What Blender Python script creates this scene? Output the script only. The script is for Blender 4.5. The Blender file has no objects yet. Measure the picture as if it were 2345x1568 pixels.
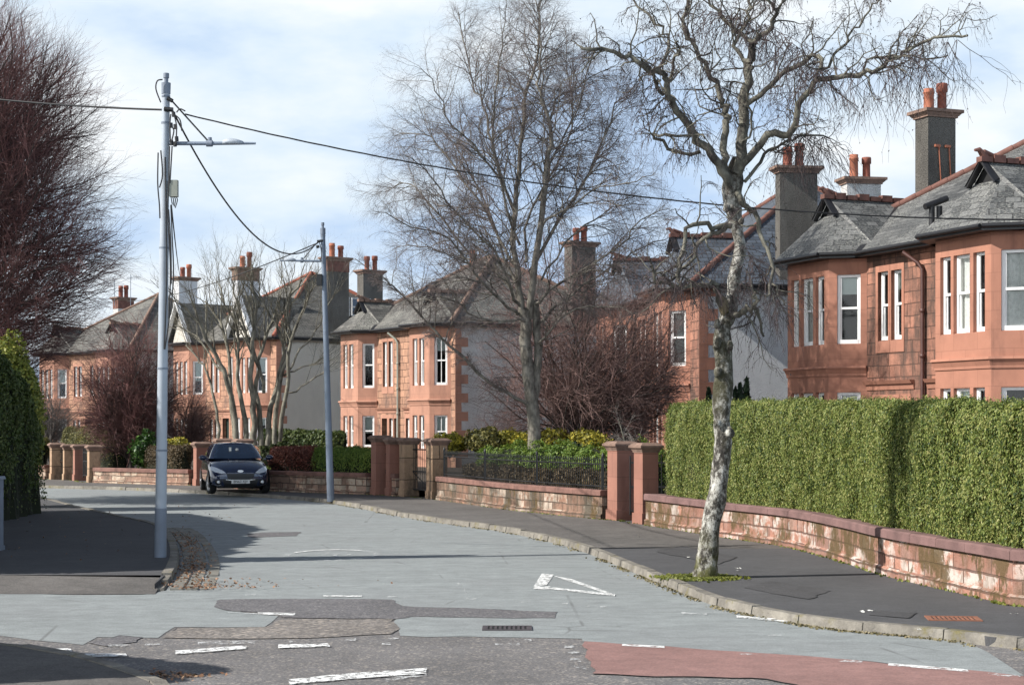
import bpy, bmesh, math, random
import numpy as np
from mathutils import Vector, Matrix, noise
from mathutils.geometry import tessellate_polygon

R = random.Random(11)
NR = np.random.default_rng(5)
SC = bpy.context.scene
COL = SC.collection
# ---- measured picture geometry: level camera 2.1 m up, pixel grid 2344 x 1568
FP, CX, HY, EYE = 3844.0, 1172.0, 970.4, 2.1
PV = 0.09                                  # pavement height
def G(x, y, z=0.0):                        # pixel -> point on the level z
    d = FP*(EYE-z)/(y-HY)
    return Vector(((x-CX)*d/FP, d, z))
def A(x, y, d):                            # pixel at a known distance
    return Vector(((x-CX)*d/FP, d, EYE-(y-HY)*d/FP))
def rad(a): return math.radians(a)

# ------------------------------------------------------------------ objects
def tag(o, label=None, cat=None, group=None, kind=None):
    if label: o['label'] = label
    if cat: o['category'] = cat
    if group: o['group'] = group
    if kind: o['kind'] = kind
    return o
def empty(name, loc, label, cat, group=None):
    o = bpy.data.objects.new(name, None); COL.objects.link(o)
    o.location = loc; o.empty_display_size = .3
    BASE[o.name] = Vector(loc)
    return tag(o, label, cat, group)
BASE = {}
def link(name, me, parent=None, base=None):
    o = bpy.data.objects.new(name, me); COL.objects.link(o)
    if parent is not None:
        o.parent = parent; BASE[o.name] = BASE[parent.name]
        if parent.type != 'EMPTY' and parent.parent is None:
            pass
    else:
        b = Vector(base) if base is not None else Vector((0,0,0))
        o.location = b; BASE[o.name] = b
    return o
def offset_of(parent, base):
    if parent is not None: return BASE[parent.name]
    return Vector(base) if base is not None else Vector((0,0,0))

class MB:
    """collects faces, builds ONE mesh object with metre UVs"""
    def __init__(s): s.v=[]; s.f=[]; s.m=[]; s.sm=[]
    def face(s, pts, m=0, sm=False):
        i=len(s.v); s.v.extend([Vector(p) for p in pts]); s.f.append(list(range(i,i+len(pts)))); s.m.append(m); s.sm.append(sm)
    def shared(s, V, F, m=0, sm=False):
        i=len(s.v); s.v.extend([Vector(p) for p in V])
        for f in F: s.f.append([k+i for k in f]); s.m.append(m); s.sm.append(sm)
    def hexa(s, b, t, m=0):                # two 4-point rings
        for k in range(4):
            s.face([b[k], b[(k+1)%4], t[(k+1)%4], t[k]], m)
        s.face(list(reversed(b)), m); s.face(t, m)
    def box(s, c, ax, ay, hx, hy, z0, z1, m=0, taper=1.0, bev=0):
        c=Vector((c[0],c[1],0)); ax=Vector((ax[0],ax[1],0)); ay=Vector((ay[0],ay[1],0))
        q=[(-1,-1),(1,-1),(1,1),(-1,1)]
        b=[c+ax*hx*i+ay*hy*j+Vector((0,0,z0)) for i,j in q]
        t=[c+ax*hx*taper*i+ay*hy*taper*j+Vector((0,0,z1)) for i,j in q]
        s.hexa(b,t,m)
    def bar(s, p, q, w, h, m=0, up=(0,0,1)):
        p=Vector(p); q=Vector(q); d=(q-p).normalized(); up=Vector(up)
        sd=d.cross(up)
        if sd.length<1e-4: sd=d.cross(Vector((1,0,0)))
        sd.normalize(); u=sd.cross(d).normalized()
        b=[p+sd*w/2*i+u*h/2*j for i,j in((-1,-1),(1,-1),(1,1),(-1,1))]
        t=[x+(q-p) for x in b]
        s.hexa(b,t,m)
    def tube(s, pts, r, n=8, m=0, cap=True, sm=True):
        pts=[Vector(p) for p in pts]; k=len(pts)
        rr=r if hasattr(r,'__len__') else [r]*k
        V=[];F=[]; ref=None
        for i,p in enumerate(pts):
            d=(pts[min(i+1,k-1)]-pts[max(i-1,0)]).normalized()
            if ref is None:
                ref=d.cross(Vector((0,0,1)))
                if ref.length<.01: ref=Vector((1,0,0))
            a=(ref-d*ref.dot(d)).normalized(); ref=a; b=d.cross(a)
            for j in range(n):
                t=2*math.pi*j/n; V.append(p+(a*math.cos(t)+b*math.sin(t))*rr[i])
        for i in range(k-1):
            for j in range(n):
                F.append([i*n+j,i*n+(j+1)%n,(i+1)*n+(j+1)%n,(i+1)*n+j])
        s.shared(V,F,m,sm)
        if cap:
            s.face([V[j] for j in reversed(range(n))],m); s.face([V[(k-1)*n+j] for j in range(n)],m)
    def lathe(s, c, prof, n=16, m=0, sm=True, axis=(0,0,1), top=True):
        c=Vector(c); ax=Vector(axis).normalized()
        a=ax.cross(Vector((0,1,0)));
        if a.length<.01: a=ax.cross(Vector((1,0,0)))
        a.normalize(); b=ax.cross(a); V=[];F=[]
        for r,h in prof:
            for j in range(n):
                t=2*math.pi*j/n; V.append(c+ax*h+(a*math.cos(t)+b*math.sin(t))*r)
        for i in range(len(prof)-1):
            for j in range(n): F.append([i*n+j,i*n+(j+1)%n,(i+1)*n+(j+1)%n,(i+1)*n+j])
        s.shared(V,F,m,sm)
        if top:
            s.face([V[(len(prof)-1)*n+j] for j in range(n)],m); s.face([V[j] for j in reversed(range(n))],m)
    def build(s, name, mats, parent=None, base=None, uv=True, bevel=0, sub=0):
        off=offset_of(parent,base)
        me=bpy.data.meshes.new(name)
        me.from_pydata([tuple(p-off) for p in s.v],[],s.f)
        mats=mats if isinstance(mats,(list,tuple)) else [mats]
        for m in mats: me.materials.append(m)
        me.polygons.foreach_set('material_index',s.m); me.polygons.foreach_set('use_smooth',s.sm)
        if uv:
            L=me.uv_layers.new(name='UVMap').data; uvs=[0.0]*(2*len(me.loops))
            for p in me.polygons:
                n=p.normal
                a=Vector((-n.y,n.x,0))
                if a.length<.05: a=Vector((1,0,0)); b=Vector((0,1,0))
                else: a.normalize(); b=n.cross(a)
                for li in p.loop_indices:
                    w=s.v[me.loops[li].vertex_index]
                    uvs[2*li]=w.dot(a); uvs[2*li+1]=w.dot(b)
            L.foreach_set('uv',uvs)
        me.update()
        o=link(name,me,parent,base)
        if bevel:
            md=o.modifiers.new('bevel','BEVEL'); md.width=bevel; md.segments=2; md.limit_method='ANGLE'; md.angle_limit=rad(40)
        if sub:
            md=o.modifiers.new('sub','SUBSURF'); md.levels=sub; md.render_levels=sub
        return o

def np_mesh(name, V, F, mat, parent=None, base=None, smooth=False):
    off=np.array(offset_of(parent,base)); V=np.asarray(V,dtype=np.float64)-off; F=np.asarray(F,dtype=np.int32); k=F.shape[1]
    me=bpy.data.meshes.new(name); me.vertices.add(len(V)); me.vertices.foreach_set('co',V.astype(np.float32).ravel())
    me.loops.add(F.size); me.loops.foreach_set('vertex_index',F.ravel())
    me.polygons.add(len(F)); me.polygons.foreach_set('loop_start',np.arange(0,F.size,k,dtype=np.int32))
    me.polygons.foreach_set('loop_total',np.full(len(F),k,dtype=np.int32))
    me.polygons.foreach_set('use_smooth',np.full(len(F),smooth,dtype=bool))
    me.materials.append(mat); me.update(calc_edges=True)
    return link(name,me,parent,base)

class Tubes:
    """branches: polylines with radii, swept in numpy batches"""
    def __init__(s): s.g={}
    def add(s, pts, rads, sides=3):
        s.g.setdefault((len(pts),sides),[]).append(([tuple(p) for p in pts],list(rads)))
    def mesh(s):
        VV=[];FF=[];base=0
        for (n,k),lst in s.g.items():
            P=np.array([a for a,b in lst]); Rr=np.array([b for a,b in lst]); B=len(lst)
            T=np.empty_like(P); T[:,1:-1]=P[:,2:]-P[:,:-2]; T[:,0]=P[:,1]-P[:,0]; T[:,-1]=P[:,-1]-P[:,-2]
            T/=np.linalg.norm(T,axis=2,keepdims=True)+1e-9
            ov=P[:,-1]-P[:,0]; ref=np.cross(ov,np.where(np.abs(ov[:,2:3])>.9*np.linalg.norm(ov,axis=1,keepdims=True),[[1.,0,0]],[[0,0,1.]]))
            ref/=np.linalg.norm(ref,axis=1,keepdims=True)+1e-9
            Aa=ref[:,None,:]-T*np.sum(T*ref[:,None,:],axis=2,keepdims=True); Aa/=np.linalg.norm(Aa,axis=2,keepdims=True)+1e-9
            Bb=np.cross(T,Aa); th=np.arange(k)*2*math.pi/k
            V=P[:,:,None,:]+(Aa[:,:,None,:]*np.cos(th)[None,None,:,None]+Bb[:,:,None,:]*np.sin(th)[None,None,:,None])*Rr[:,:,None,None]
            i=np.arange(n-1)[:,None]; j=np.arange(k)[None,:]; jn=(j+1)%k
            f=np.stack([i*k+j,i*k+jn,(i+1)*k+jn,(i+1)*k+j],axis=2).reshape(-1,4)
            F=(f[None]+(np.arange(B)*n*k)[:,None,None]).reshape(-1,4)+base
            VV.append(V.reshape(-1,3)); FF.append(F); base+=B*n*k
        return np.concatenate(VV),np.concatenate(FF)
    def build(s,name,mat,parent=None,base=None,smooth=True):
        V,F=s.mesh(); return np_mesh(name,V,F,mat,parent,base,smooth)

def poly_sheet(name, pts, z, mat, kind='structure', thick=0):
    """flat polygon (concave allowed); thick adds side walls down"""
    pts=[Vector((p[0],p[1],z)) for p in pts]
    mb=MB(); tri=tessellate_polygon([pts])
    F=[]
    for t in tri:
        a,b,c=[pts[i] for i in t]
        n=(b-a).cross(c-a)
        F.append(list(t) if n.z>0 else list(reversed(t)))
    mb.shared(pts,F)
    if thick:
        k=len(pts)
        for i in range(k):
            p,q=pts[i],pts[(i+1)%k]; dz=Vector((0,0,-thick))
            mb.face([p,q,q+dz,p+dz])
    o=mb.build(name,mat); tag(o,kind=kind); return o
def ragged(pts, step=.14, amp=.028):
    out=[]; k=len(pts)
    for i in range(k):
        a,b=Vector(pts[i]),Vector(pts[(i+1)%k]); n=max(1,min(60,int((b-a).length/step)))
        for j in range(n):
            p=a.lerp(b,j/n); q=Vector((p.x*3.1,p.y*3.1,.5)); out.append(p+Vector((noise.noise(q),noise.noise(q+Vector((9,4,2))),0))*amp*2.2+Vector((R.uniform(-1,1),R.uniform(-1,1),0))*amp*.35)
    return out
def smooth_line(pts, n=6):
    """Catmull-Rom through 2-D/3-D points"""
    pts=[Vector(p) for p in pts]; out=[]
    for i in range(len(pts)-1):
        p0=pts[max(i-1,0)];p1=pts[i];p2=pts[i+1];p3=pts[min(i+2,len(pts)-1)]
        for k in range(n):
            t=k/n
            out.append(.5*((2*p1)+(p2-p0)*t+(2*p0-5*p1+4*p2-p3)*t*t+(3*p1-p0-3*p2+p3)*t**3))
    out.append(pts[-1]); return out
def resample(pts, step):
    out=[pts[0].copy()]; acc=0
    for a,b in zip(pts[:-1],pts[1:]):
        L=(b-a).length
        if L<1e-6: continue
        d=step-acc
        while d<=L: out.append(a.lerp(b,d/L)); d+=step
        acc=L-(d-step)
    return out
def text_faces(txt, size):
    cu=bpy.data.curves.new('lettering','FONT'); cu.body=txt; cu.size=size; cu.align_x='CENTER'; cu.align_y='CENTER'
    o=bpy.data.objects.new('lettering',cu); COL.objects.link(o)
    dg=bpy.context.evaluated_depsgraph_get(); me=o.evaluated_get(dg).to_mesh()
    V=[v.co.copy() for v in me.vertices]; F=[list(p.vertices) for p in me.polygons]
    o.evaluated_get(dg).to_mesh_clear(); bpy.data.objects.remove(o); bpy.data.curves.remove(cu)
    return V,F
# ------------------------------------------------------------------ materials
class N:
    def __init__(s, name):
        s.mat=bpy.data.materials.new(name); s.mat.use_nodes=True; s.t=s.mat.node_tree; s.t.nodes.clear()
        s.out=s.t.nodes.new('ShaderNodeOutputMaterial'); s.p=s.t.nodes.new('ShaderNodeBsdfPrincipled')
        s.t.links.new(s.p.outputs[0],s.out.inputs[0]); s.tc=s.t.nodes.new('ShaderNodeTexCoord')
    def node(s,typ,**kw):
        n=s.t.nodes.new(typ)
        for k,v in kw.items():
            if k in n.inputs.keys(): n.inputs[k].default_value=v
            else: setattr(n,k,v)
        return n
    def ln(s,a,b): s.t.links.new(a,b)
    def map(s,src='Object',scale=(1,1,1)):
        m=s.node('ShaderNodeMapping'); m.inputs['Scale'].default_value=scale; s.ln(s.tc.outputs[src],m.inputs[0]); return m.outputs[0]
    def noise(s,scale,detail=4,rough=.55,src='Object',st=(1,1,1),dist=0):
        n=s.node('ShaderNodeTexNoise'); n.inputs['Scale'].default_value=scale; n.inputs['Detail'].default_value=detail
        n.inputs['Roughness'].default_value=rough; n.inputs['Distortion'].default_value=dist; s.ln(s.map(src,st),n.inputs['Vector']); return n.outputs['Fac']
    def ramp(s,fac,stops):
        r=s.node('ShaderNodeValToRGB'); e=r.color_ramp.elements
        while len(e)<len(stops): e.new(.5)
        for i,(p,c) in enumerate(stops):
            e[i].position=p; e[i].color=(c,c,c,1) if not hasattr(c,'__len__') else (*c,1)
        s.ln(fac,r.inputs[0]); return r.outputs[0]
    def mix(s,fac,a,b,mode='MIX'):
        m=s.node('ShaderNodeMix',data_type='RGBA',blend_type=mode)
        for sock,val in((m.inputs[0],fac),(m.inputs[6],a),(m.inputs[7],b)):
            if hasattr(val,'node'): s.ln(val,sock)
            elif hasattr(val,'__len__'): sock.default_value=(*val,1)
            else: sock.default_value=val
        return m.outputs[2]
    def math(s,op,a,b=0):
        m=s.node('ShaderNodeMath',operation=op)
        for sock,val in((m.inputs[0],a),(m.inputs[1],b)):
            if hasattr(val,'node'): s.ln(val,sock)
            else: sock.default_value=val
        return m.outputs[0]
    def bump(s,h,strength=.3,dist=.02,prev=None):
        b=s.node('ShaderNodeBump'); b.inputs['Strength'].default_value=strength; b.inputs['Distance'].default_value=dist
        s.ln(h,b.inputs['Height'])
        if prev is not None: s.ln(prev,b.inputs['Normal'])
        s.ln(b.outputs[0],s.p.inputs['Normal']); return b.outputs[0]
    def col(s,c):
        if hasattr(c,'node'): s.ln(c,s.p.inputs['Base Color'])
        else: s.p.inputs['Base Color'].default_value=(*c,1)
    def rough(s,r):
        if hasattr(r,'node'): s.ln(r,s.p.inputs['Roughness'])
        else: s.p.inputs['Roughness'].default_value=r
    def brick(s,w,h,mortar,msize=.01,c1=(0,0,0),c2=(1,1,1),off=.5,sq=1.0,src='UV',bias=0,warp=0):
        b=s.node('ShaderNodeTexBrick'); b.offset=off; b.squash=sq; b.squash_frequency=3
        b.inputs['Scale'].default_value=1; b.inputs['Brick Width'].default_value=w; b.inputs['Row Height'].default_value=h
        b.inputs['Mortar Size'].default_value=msize; b.inputs['Mortar Smooth'].default_value=.3; b.inputs['Bias'].default_value=bias
        b.inputs['Color1'].default_value=(*c1,1); b.inputs['Color2'].default_value=(*c2,1); b.inputs['Mortar'].default_value=(*mortar,1)
        v=s.map(src)
        if warp:
            nz=s.node('ShaderNodeTexNoise'); nz.inputs['Scale'].default_value=1.7; s.ln(v,nz.inputs['Vector'])
            a=s.node('ShaderNodeVectorMath',operation='MULTIPLY_ADD'); a.inputs[1].default_value=(warp,warp,0); s.ln(nz.outputs['Color'],a.inputs[0]); s.ln(v,a.inputs[2]); v=a.outputs[0]
        s.ln(v,b.inputs['Vector']); return b
def plain(name,c,rough=.6,metal=0,var=.15,scale=6,bump=0):
    n=N(name)
    f=n.noise(scale); n.col(n.mix(1.0,c,n.ramp(f,[(.25,1-var),(.75,1+var)]),'MULTIPLY')); n.rough(rough); n.p.inputs['Metallic'].default_value=metal
    if bump: n.bump(n.noise(scale*8),bump,.01)
    return n.mat
M={}
# dressed red sandstone, fine courses barely visible
def ashlar(name,c,joint=.86,cw=.9,ch=.42):
    n=N(name); b=n.brick(cw,ch,(joint,)*3,.006,(1,1,1),(.93,.93,.93))
    c0=n.mix(1.0,c,b.outputs['Color'],'MULTIPLY')
    f=n.noise(1.3,5,.6); c0=n.mix(1.0,c0,n.ramp(f,[(.3,.84),(.7,1.12)]),'MULTIPLY')
    st=n.noise(2.2,5,.65,st=(1,1,.22)); c0=n.mix(n.ramp(st,[(.52,0),(.72,.6)]),c0,(c[0]*.42,c[1]*.42,c[2]*.45))
    n.col(c0); n.rough(.85); n.bump(n.noise(45,3),.12,.01); return n.mat
def rubble(name,c,stain,amount,cw=.5,ch=.3,pale=(.5,.42,.34),pale_amt=0,moss=0,mort=.6):
    n=N(name); b=n.brick(cw,ch,(mort*.55,)*3,.016,(1.12,1.08,1.05),(.66,.64,.64),off=.45,sq=1.3,warp=.07)
    c0=n.mix(1.0,c,b.outputs['Color'],'MULTIPLY')
    f=n.noise(7,6,.7); c0=n.mix(1.0,c0,n.ramp(f,[(.25,.72),(.75,1.22)]),'MULTIPLY')
    if pale_amt:
        pf=n.noise(2.6,6,.72,src='UV'); c0=n.mix(n.math('MULTIPLY',n.ramp(pf,[(.50-pale_amt*.3,0),(.60-pale_amt*.3,.85)]),n.ramp(b.outputs['Color'],[(.80,.12),(.92,1)])),c0,pale)
    st=n.noise(1.7,7,.7,st=(1,1,.35)); c0=n.mix(n.ramp(st,[(.60-amount*.35,0),(.72-amount*.25,.85)]),c0,stain)
    if moss:
        ms=n.noise(1.6,7,.75,st=(1,1,.6)); c0=n.mix(n.ramp(ms,[(.60-moss*.2,0),(.65-moss*.2,.9)]),c0,(.095,.062,.022))
    n.col(c0); n.rough(.95)
    h=n.mix(.5,b.outputs['Color'],n.noise(9,6,.7)); pb=n.bump(h,.9,.07); return n.mat
def slate(name,c1,c2,lich=.35,lichc=(.34,.34,.30)):
    n=N(name); b=n.brick(.34,.21,(.012,.012,.014),.016,c1,c2,bias=-.15)
    c0=n.mix(1.0,b.outputs['Color'],n.ramp(n.noise(3.0,6,.7,src='UV'),[(.3,.7),(.7,1.25)]),'MULTIPLY')
    lf=n.noise(14,6,.75,src='UV',st=(1,2,1)); l2=n.noise(.7,3,.5,src='UV')
    c0=n.mix(n.math('MULTIPLY',n.ramp(lf,[(.48,0),(.60,1)]),n.ramp(l2,[(.35,lich*.4),(.7,lich*2)])),c0,lichc)
    n.col(c0); n.rough(.62); n.bump(b.outputs['Color'],.6,.012); return n.mat
def harl(name,c,var=.12):
    n=N(name); n.col(n.mix(1.0,c,n.ramp(n.noise(1.1,6,.7,st=(1,1,.4)),[(.3,1-var*1.6),(.7,1+var)]),'MULTIPLY'))
    n.rough(.95); n.bump(n.noise(24,3,.7),1.0,.13); return n.mat
M['ashlar']=ashlar('dressed_red_sandstone',(.37,.168,.112),.66)
M['ashlar2']=ashlar('pink_sandstone',(.42,.215,.148),.7)
M['rubble']=rubble('squared_sandstone',(.37,.18,.125),(.075,.05,.04),.5)
M['rubble2']=rubble('pink_squared_sandstone',(.45,.26,.175),(.15,.095,.075),.28)
M['wallstone']=rubble('mossy_garden_wall_stone',(.39,.20,.145),(.13,.08,.045),.36,cw=.62,ch=.2,pale=(.56,.51,.46),pale_amt=.16,moss=.48)
M['wallstone2']=rubble('grimy_garden_wall_stone',(.33,.19,.13),(.055,.05,.035),.52,cw=.55,ch=.2,pale=(.52,.44,.36),pale_amt=.22,moss=.12)
M['wallstone3']=rubble('pale_garden_wall_stone',(.42,.26,.19),(.12,.085,.065),.2,cw=.5,ch=.19,pale=(.52,.44,.34),pale_amt=.28,mort=.5)
M['coping']=plain('red_coping_stone',(.165,.095,.088),.9,var=.35,scale=3,bump=.4)
M['coping2']=plain('grimy_coping_stone',(.19,.10,.08),.9,var=.4,scale=4,bump=.4)
M['pier']=ashlar('pier_red_sandstone',(.31,.145,.105),.6,2.0,.5)
M['pier2']=rubble('weathered_pier_sandstone',(.42,.29,.19),(.09,.07,.05),.3,cw=2,ch=.6)
M['cap']=plain('weathered_cap_stone',(.20,.13,.10),.95,var=.4,scale=5,bump=.5)
M['slate']=slate('grey_slate',(.04,.043,.045),(.14,.142,.14),.55,(.30,.30,.275))
M['slate2']=slate('dark_blue_slate',(.04,.052,.072),(.085,.105,.135),.12)
M['slate3']=slate('brown_grey_slate',(.05,.047,.043),(.16,.15,.135),.5)
M['ridge']=plain('terracotta_ridge',(.15,.068,.052),.85,var=.4,scale=5,bump=.3)
M['ridge2']=plain('bright_terracotta_ridge',(.30,.10,.065),.8,var=.3,scale=5)
M['pot']=plain('terracotta_pot',(.36,.125,.07),.75,var=.35,scale=6)
M['pot2']=plain('sooty_terracotta_pot',(.22,.07,.045),.8,var=.5,scale=6)
M['roughcast']=harl('grey_roughcast',(.17,.158,.14),.25)
M['harlwhite']=harl('white_harling',(.88,.89,.91),.06)
M['harlgrey']=harl('grey_white_harling',(.78,.77,.75),.16)
M['cream']=harl('cream_render',(.80,.75,.67),.05)
M['white']=plain('white_gloss_paint',(.80,.80,.79),.35,var=.04)
M['gutter']=plain('black_gutter_paint',(.018,.018,.02),.4,var=.2)
M['dark']=plain('dark_void',(.012,.012,.013),.9)
M['curtain']=plain('net_curtain',(.74,.73,.70),.9,var=.15,scale=14)
M['curtain2']=plain('pale_blind',(.66,.70,.66),.9,var=.05)
M['redpipe']=plain('red_downpipe_paint',(.075,.03,.024),.5,var=.3)
M['door']=plain('dark_green_door',(.02,.035,.03),.4)
def glass():
    n=N('window_glass'); t=n.node('ShaderNodeBsdfTransparent'); t.inputs[0].default_value=(.85,.88,.88,1)
    g=n.node('ShaderNodeBsdfGlossy'); g.inputs['Roughness'].default_value=.03; fr=n.node('ShaderNodeFresnel'); fr.inputs[0].default_value=1.6
    mx=n.node('ShaderNodeMixShader'); n.ln(fr.outputs[0],mx.inputs[0]); n.ln(t.outputs[0],mx.inputs[1]); n.ln(g.outputs[0],mx.inputs[2]); n.ln(mx.outputs[0],n.out.inputs[0]); return n.mat
M['glass']=glass()
def asphalt(name,c,sp=.5,scale=60,tint=(.3,.26,.22),big=.2):
    n=N(name); a=n.noise(scale,3,.8); c0=n.mix(1.0,c,n.ramp(a,[(.35,1-sp),(.65,1+sp)]),'MULTIPLY')
    v=n.node('ShaderNodeTexVoronoi'); v.inputs['Scale'].default_value=scale*.9; n.ln(n.map(),v.inputs['Vector'])
    c0=n.mix(n.ramp(v.outputs['Color'],[(.72,0),(.8,sp)]),c0,tint)
    f=n.noise(.6,6,.65); c0=n.mix(1.0,c0,n.ramp(f,[(.3,1-big),(.7,1+big)]),'MULTIPLY')
    f=n.noise(5,6,.75); c0=n.mix(1.0,c0,n.ramp(f,[(.3,1-big),(.7,1+big)]),'MULTIPLY')
    n.col(c0); n.rough(.9); n.bump(a,.5,.01); return n.mat
M['asphalt']=asphalt('speckled_old_asphalt',(.135,.130,.130),.55,45,(.36,.32,.28))
M['patch']=asphalt('newer_asphalt_patch',(.115,.112,.118),.5,45,(.3,.28,.27))
M['tanpatch']=asphalt('coarse_tan_asphalt',(.165,.150,.138),.6,26,(.38,.33,.28))
M['pave']=asphalt('pavement_asphalt',(.068,.068,.072),.22,70,(.12,.12,.12),.16)
M['pave3']=asphalt('patched_pavement_asphalt',(.056,.055,.058),.3,60,(.12,.12,.12),.16)
M['pave2']=asphalt('older_pavement_asphalt',(.105,.098,.092),.35,60,(.2,.18,.16),.25)
def roadtop():
    n=N('pale_blue_grey_road_dressing'); c=(.25,.272,.273)
    s1=n.noise(1.2,6,.7,st=(.25,1.6,1)); c0=n.mix(1.0,c,n.ramp(s1,[(.3,.88),(.7,1.08)]),'MULTIPLY')
    s3=n.noise(4.5,6,.75,st=(.6,1,1)); c0=n.mix(1.0,c0,n.ramp(s3,[(.3,.76),(.7,1.2)]),'MULTIPLY')
    s2=n.noise(.35,4,.6); c0=n.mix(n.ramp(s2,[(.45,0),(.7,.35)]),c0,(.20,.205,.21))
    g=n.noise(110,2,.7); c0=n.mix(1.0,c0,n.ramp(g,[(.35,.74),(.65,1.25)]),'MULTIPLY')
    cr=n.node('ShaderNodeTexVoronoi',feature='DISTANCE_TO_EDGE'); cr.inputs['Scale'].default_value=.55; n.ln(n.map(scale=(1,.7,1)),cr.inputs['Vector'])
    c0=n.mix(n.math('MULTIPLY',n.ramp(cr.outputs['Distance'],[(.004,1),(.010,0)]),n.ramp(n.noise(.8),[(.5,0),(.62,.55)])),c0,(.09,.09,.09))
    tr=n.noise(1.9,5,.7); c0=n.mix(n.ramp(tr,[(.66,0),(.74,.3)]),c0,(.12,.12,.12))
    n.col(c0); n.rough(.8); n.bump(g,.25,.008); return n.mat
M['roadtop']=roadtop()
M['tar']=plain('bitumen_seam',(.035,.035,.037),.6,var=.3)
M['red']=asphalt('worn_red_road_surface',(.25,.14,.125),.22,60,(.3,.2,.19),.18)
def paint():
    n=N('worn_white_road_paint'); n.col((.78,.79,.78)); n.rough(.7)
    t=n.node('ShaderNodeBsdfTransparent'); mx=n.node('ShaderNodeMixShader')
    f=n.ramp(n.noise(11,9,.85),[(.455,0),(.50,1)]); n.ln(f,mx.inputs[0]); n.ln(t.outputs[0],mx.inputs[1]); n.ln(n.p.outputs[0],mx.inputs[2]); n.ln(mx.outputs[0],n.out.inputs[0]); return n.mat
M['paint']=paint()
def paint2():
    n=N('nearly_gone_white_road_paint'); n.col((.72,.74,.74)); n.rough(.7)
    t=n.node('ShaderNodeBsdfTransparent'); mx=n.node('ShaderNodeMixShader')
    f=n.ramp(n.noise(7,8,.85),[(.50,0),(.58,.8)]); n.ln(f,mx.inputs[0]); n.ln(t.outputs[0],mx.inputs[1]); n.ln(n.p.outputs[0],mx.inputs[2]); n.ln(mx.outputs[0],n.out.inputs[0]); return n.mat
M['paint2']=paint2()
def kerbm():
    n=N('mossy_kerb_stone'); c0=n.mix(n.ramp(n.noise(3,6,.7),[(.35,0),(.65,1)]),(.125,.115,.10),(.265,.245,.21))
    c0=n.mix(n.ramp(n.noise(2.0,6,.75),[(.55,0),(.64,.8)]),c0,(.15,.13,.05)); n.col(c0); n.rough(.95); n.bump(n.noise(14,5,.7),.8,.03); return n.mat
M['kerb']=kerbm()
M['sett']=plain('granite_sett',(.20,.19,.165),.85,var=.45,scale=4,bump=.5)
M['soil']=plain('garden_soil',(.05,.038,.026),1,var=.4,scale=3,bump=.6)
M['ground']=plain('rough_grass_ground',(.06,.075,.03),1,var=.4,scale=1.2,bump=.5)
M['steel']=plain('painted_grey_steel',(.36,.40,.45),.55,var=.1,scale=3)
M['steeldk']=plain('dark_grey_pole_base',(.17,.20,.25),.6,var=.15,scale=3)
M['steel2']=plain('bluish_grey_pole_paint',(.16,.20,.26),.55,var=.12,scale=3)
M['boxgrey']=plain('grey_green_plastic',(.26,.27,.23),.6,var=.15)
M['cable']=plain('black_cable',(.018,.018,.02),.6)
M['iron']=plain('black_wrought_iron',(.012,.013,.014),.5)
M['rust']=plain('rusty_cast_iron',(.24,.10,.06),.9,var=.4,scale=8)
M['cast']=plain('cast_iron_cover',(.06,.05,.055),.7,var=.3,scale=8)
def birchbark():
    n=N('birch_bark'); f=n.noise(8,8,.8,st=(1,1,.6)); c0=n.ramp(f,[(.42,(.025,.022,.018)),(.48,(.11,.10,.085)),(.54,(.38,.37,.33)),(.66,(.66,.65,.61))])
    m=n.noise(1.6,6,.7); c0=n.mix(n.ramp(m,[(.54,0),(.66,.85)]),c0,(.05,.045,.022))
    sep=n.node('ShaderNodeSeparateXYZ'); n.ln(n.tc.outputs['Object'],sep.inputs[0])
    lo=n.math('MULTIPLY',n.ramp(n.math('DIVIDE',sep.outputs['Z'],9.0),[(.0,1),(.08,0)]),n.ramp(n.noise(4,5,.7),[(.40,0),(.55,1)])); c0=n.mix(lo,c0,(.085,.085,.018))
    hi=n.math('MULTIPLY',n.ramp(n.math('DIVIDE',sep.outputs['Z'],9.0),[(.30,0),(.62,.7)]),n.ramp(n.noise(3,5,.7),[(.35,0),(.6,1)])); c0=n.mix(hi,c0,(.07,.058,.045))
    mid=n.math('MULTIPLY',n.ramp(n.math('DIVIDE',sep.outputs['Z'],9.0),[(.20,0),(.245,.95),(.35,.9),(.40,0)]),n.ramp(n.noise(3.5,6,.75),[(.36,0),(.56,1)])); c0=n.mix(mid,c0,(.045,.042,.018))
    n.col(c0); n.rough(.9); n.bump(n.noise(9,6,.75),.9,.05); return n.mat
M['birch']=birchbark()
def bark(name,c1,c2,sc=4):
    n=N(name); n.col(n.ramp(n.noise(sc,6,.7,st=(1,1,.5)),[(.35,c1),(.65,c2)])); n.rough(.9); n.bump(n.noise(12,5,.7),.6,.02); return n.mat
M['bark_grey']=bark('grey_green_bark',(.035,.03,.024),(.26,.235,.195),6)
M['bark_pale']=bark('pale_pollard_bark',(.05,.045,.035),(.30,.28,.22))
M['bark_dark']=bark('dark_bark',(.025,.02,.018),(.09,.07,.06))
M['limb']=bark('lichened_limb_bark',(.03,.026,.022),(.20,.19,.15),6)
M['twig_birch']=bark('purple_brown_birch_twig',(.030,.021,.022),(.085,.062,.06),1.5)
M['twig_birch2']=bark('greyish_birch_twig',(.065,.052,.05),(.19,.15,.14),1.2)
M['twig_red']=bark('red_brown_twig',(.045,.028,.026),(.24,.11,.10),.9)
M['twig_plum']=bark('plum_twig',(.10,.065,.058),(.28,.175,.155),1.2)
M['twig_pale']=bark('olive_grey_twig',(.06,.052,.035),(.17,.155,.11),1.2)
M['twig_grey']=bark('silver_grey_twig',(.07,.06,.055),(.22,.20,.18),1.2)
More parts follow.
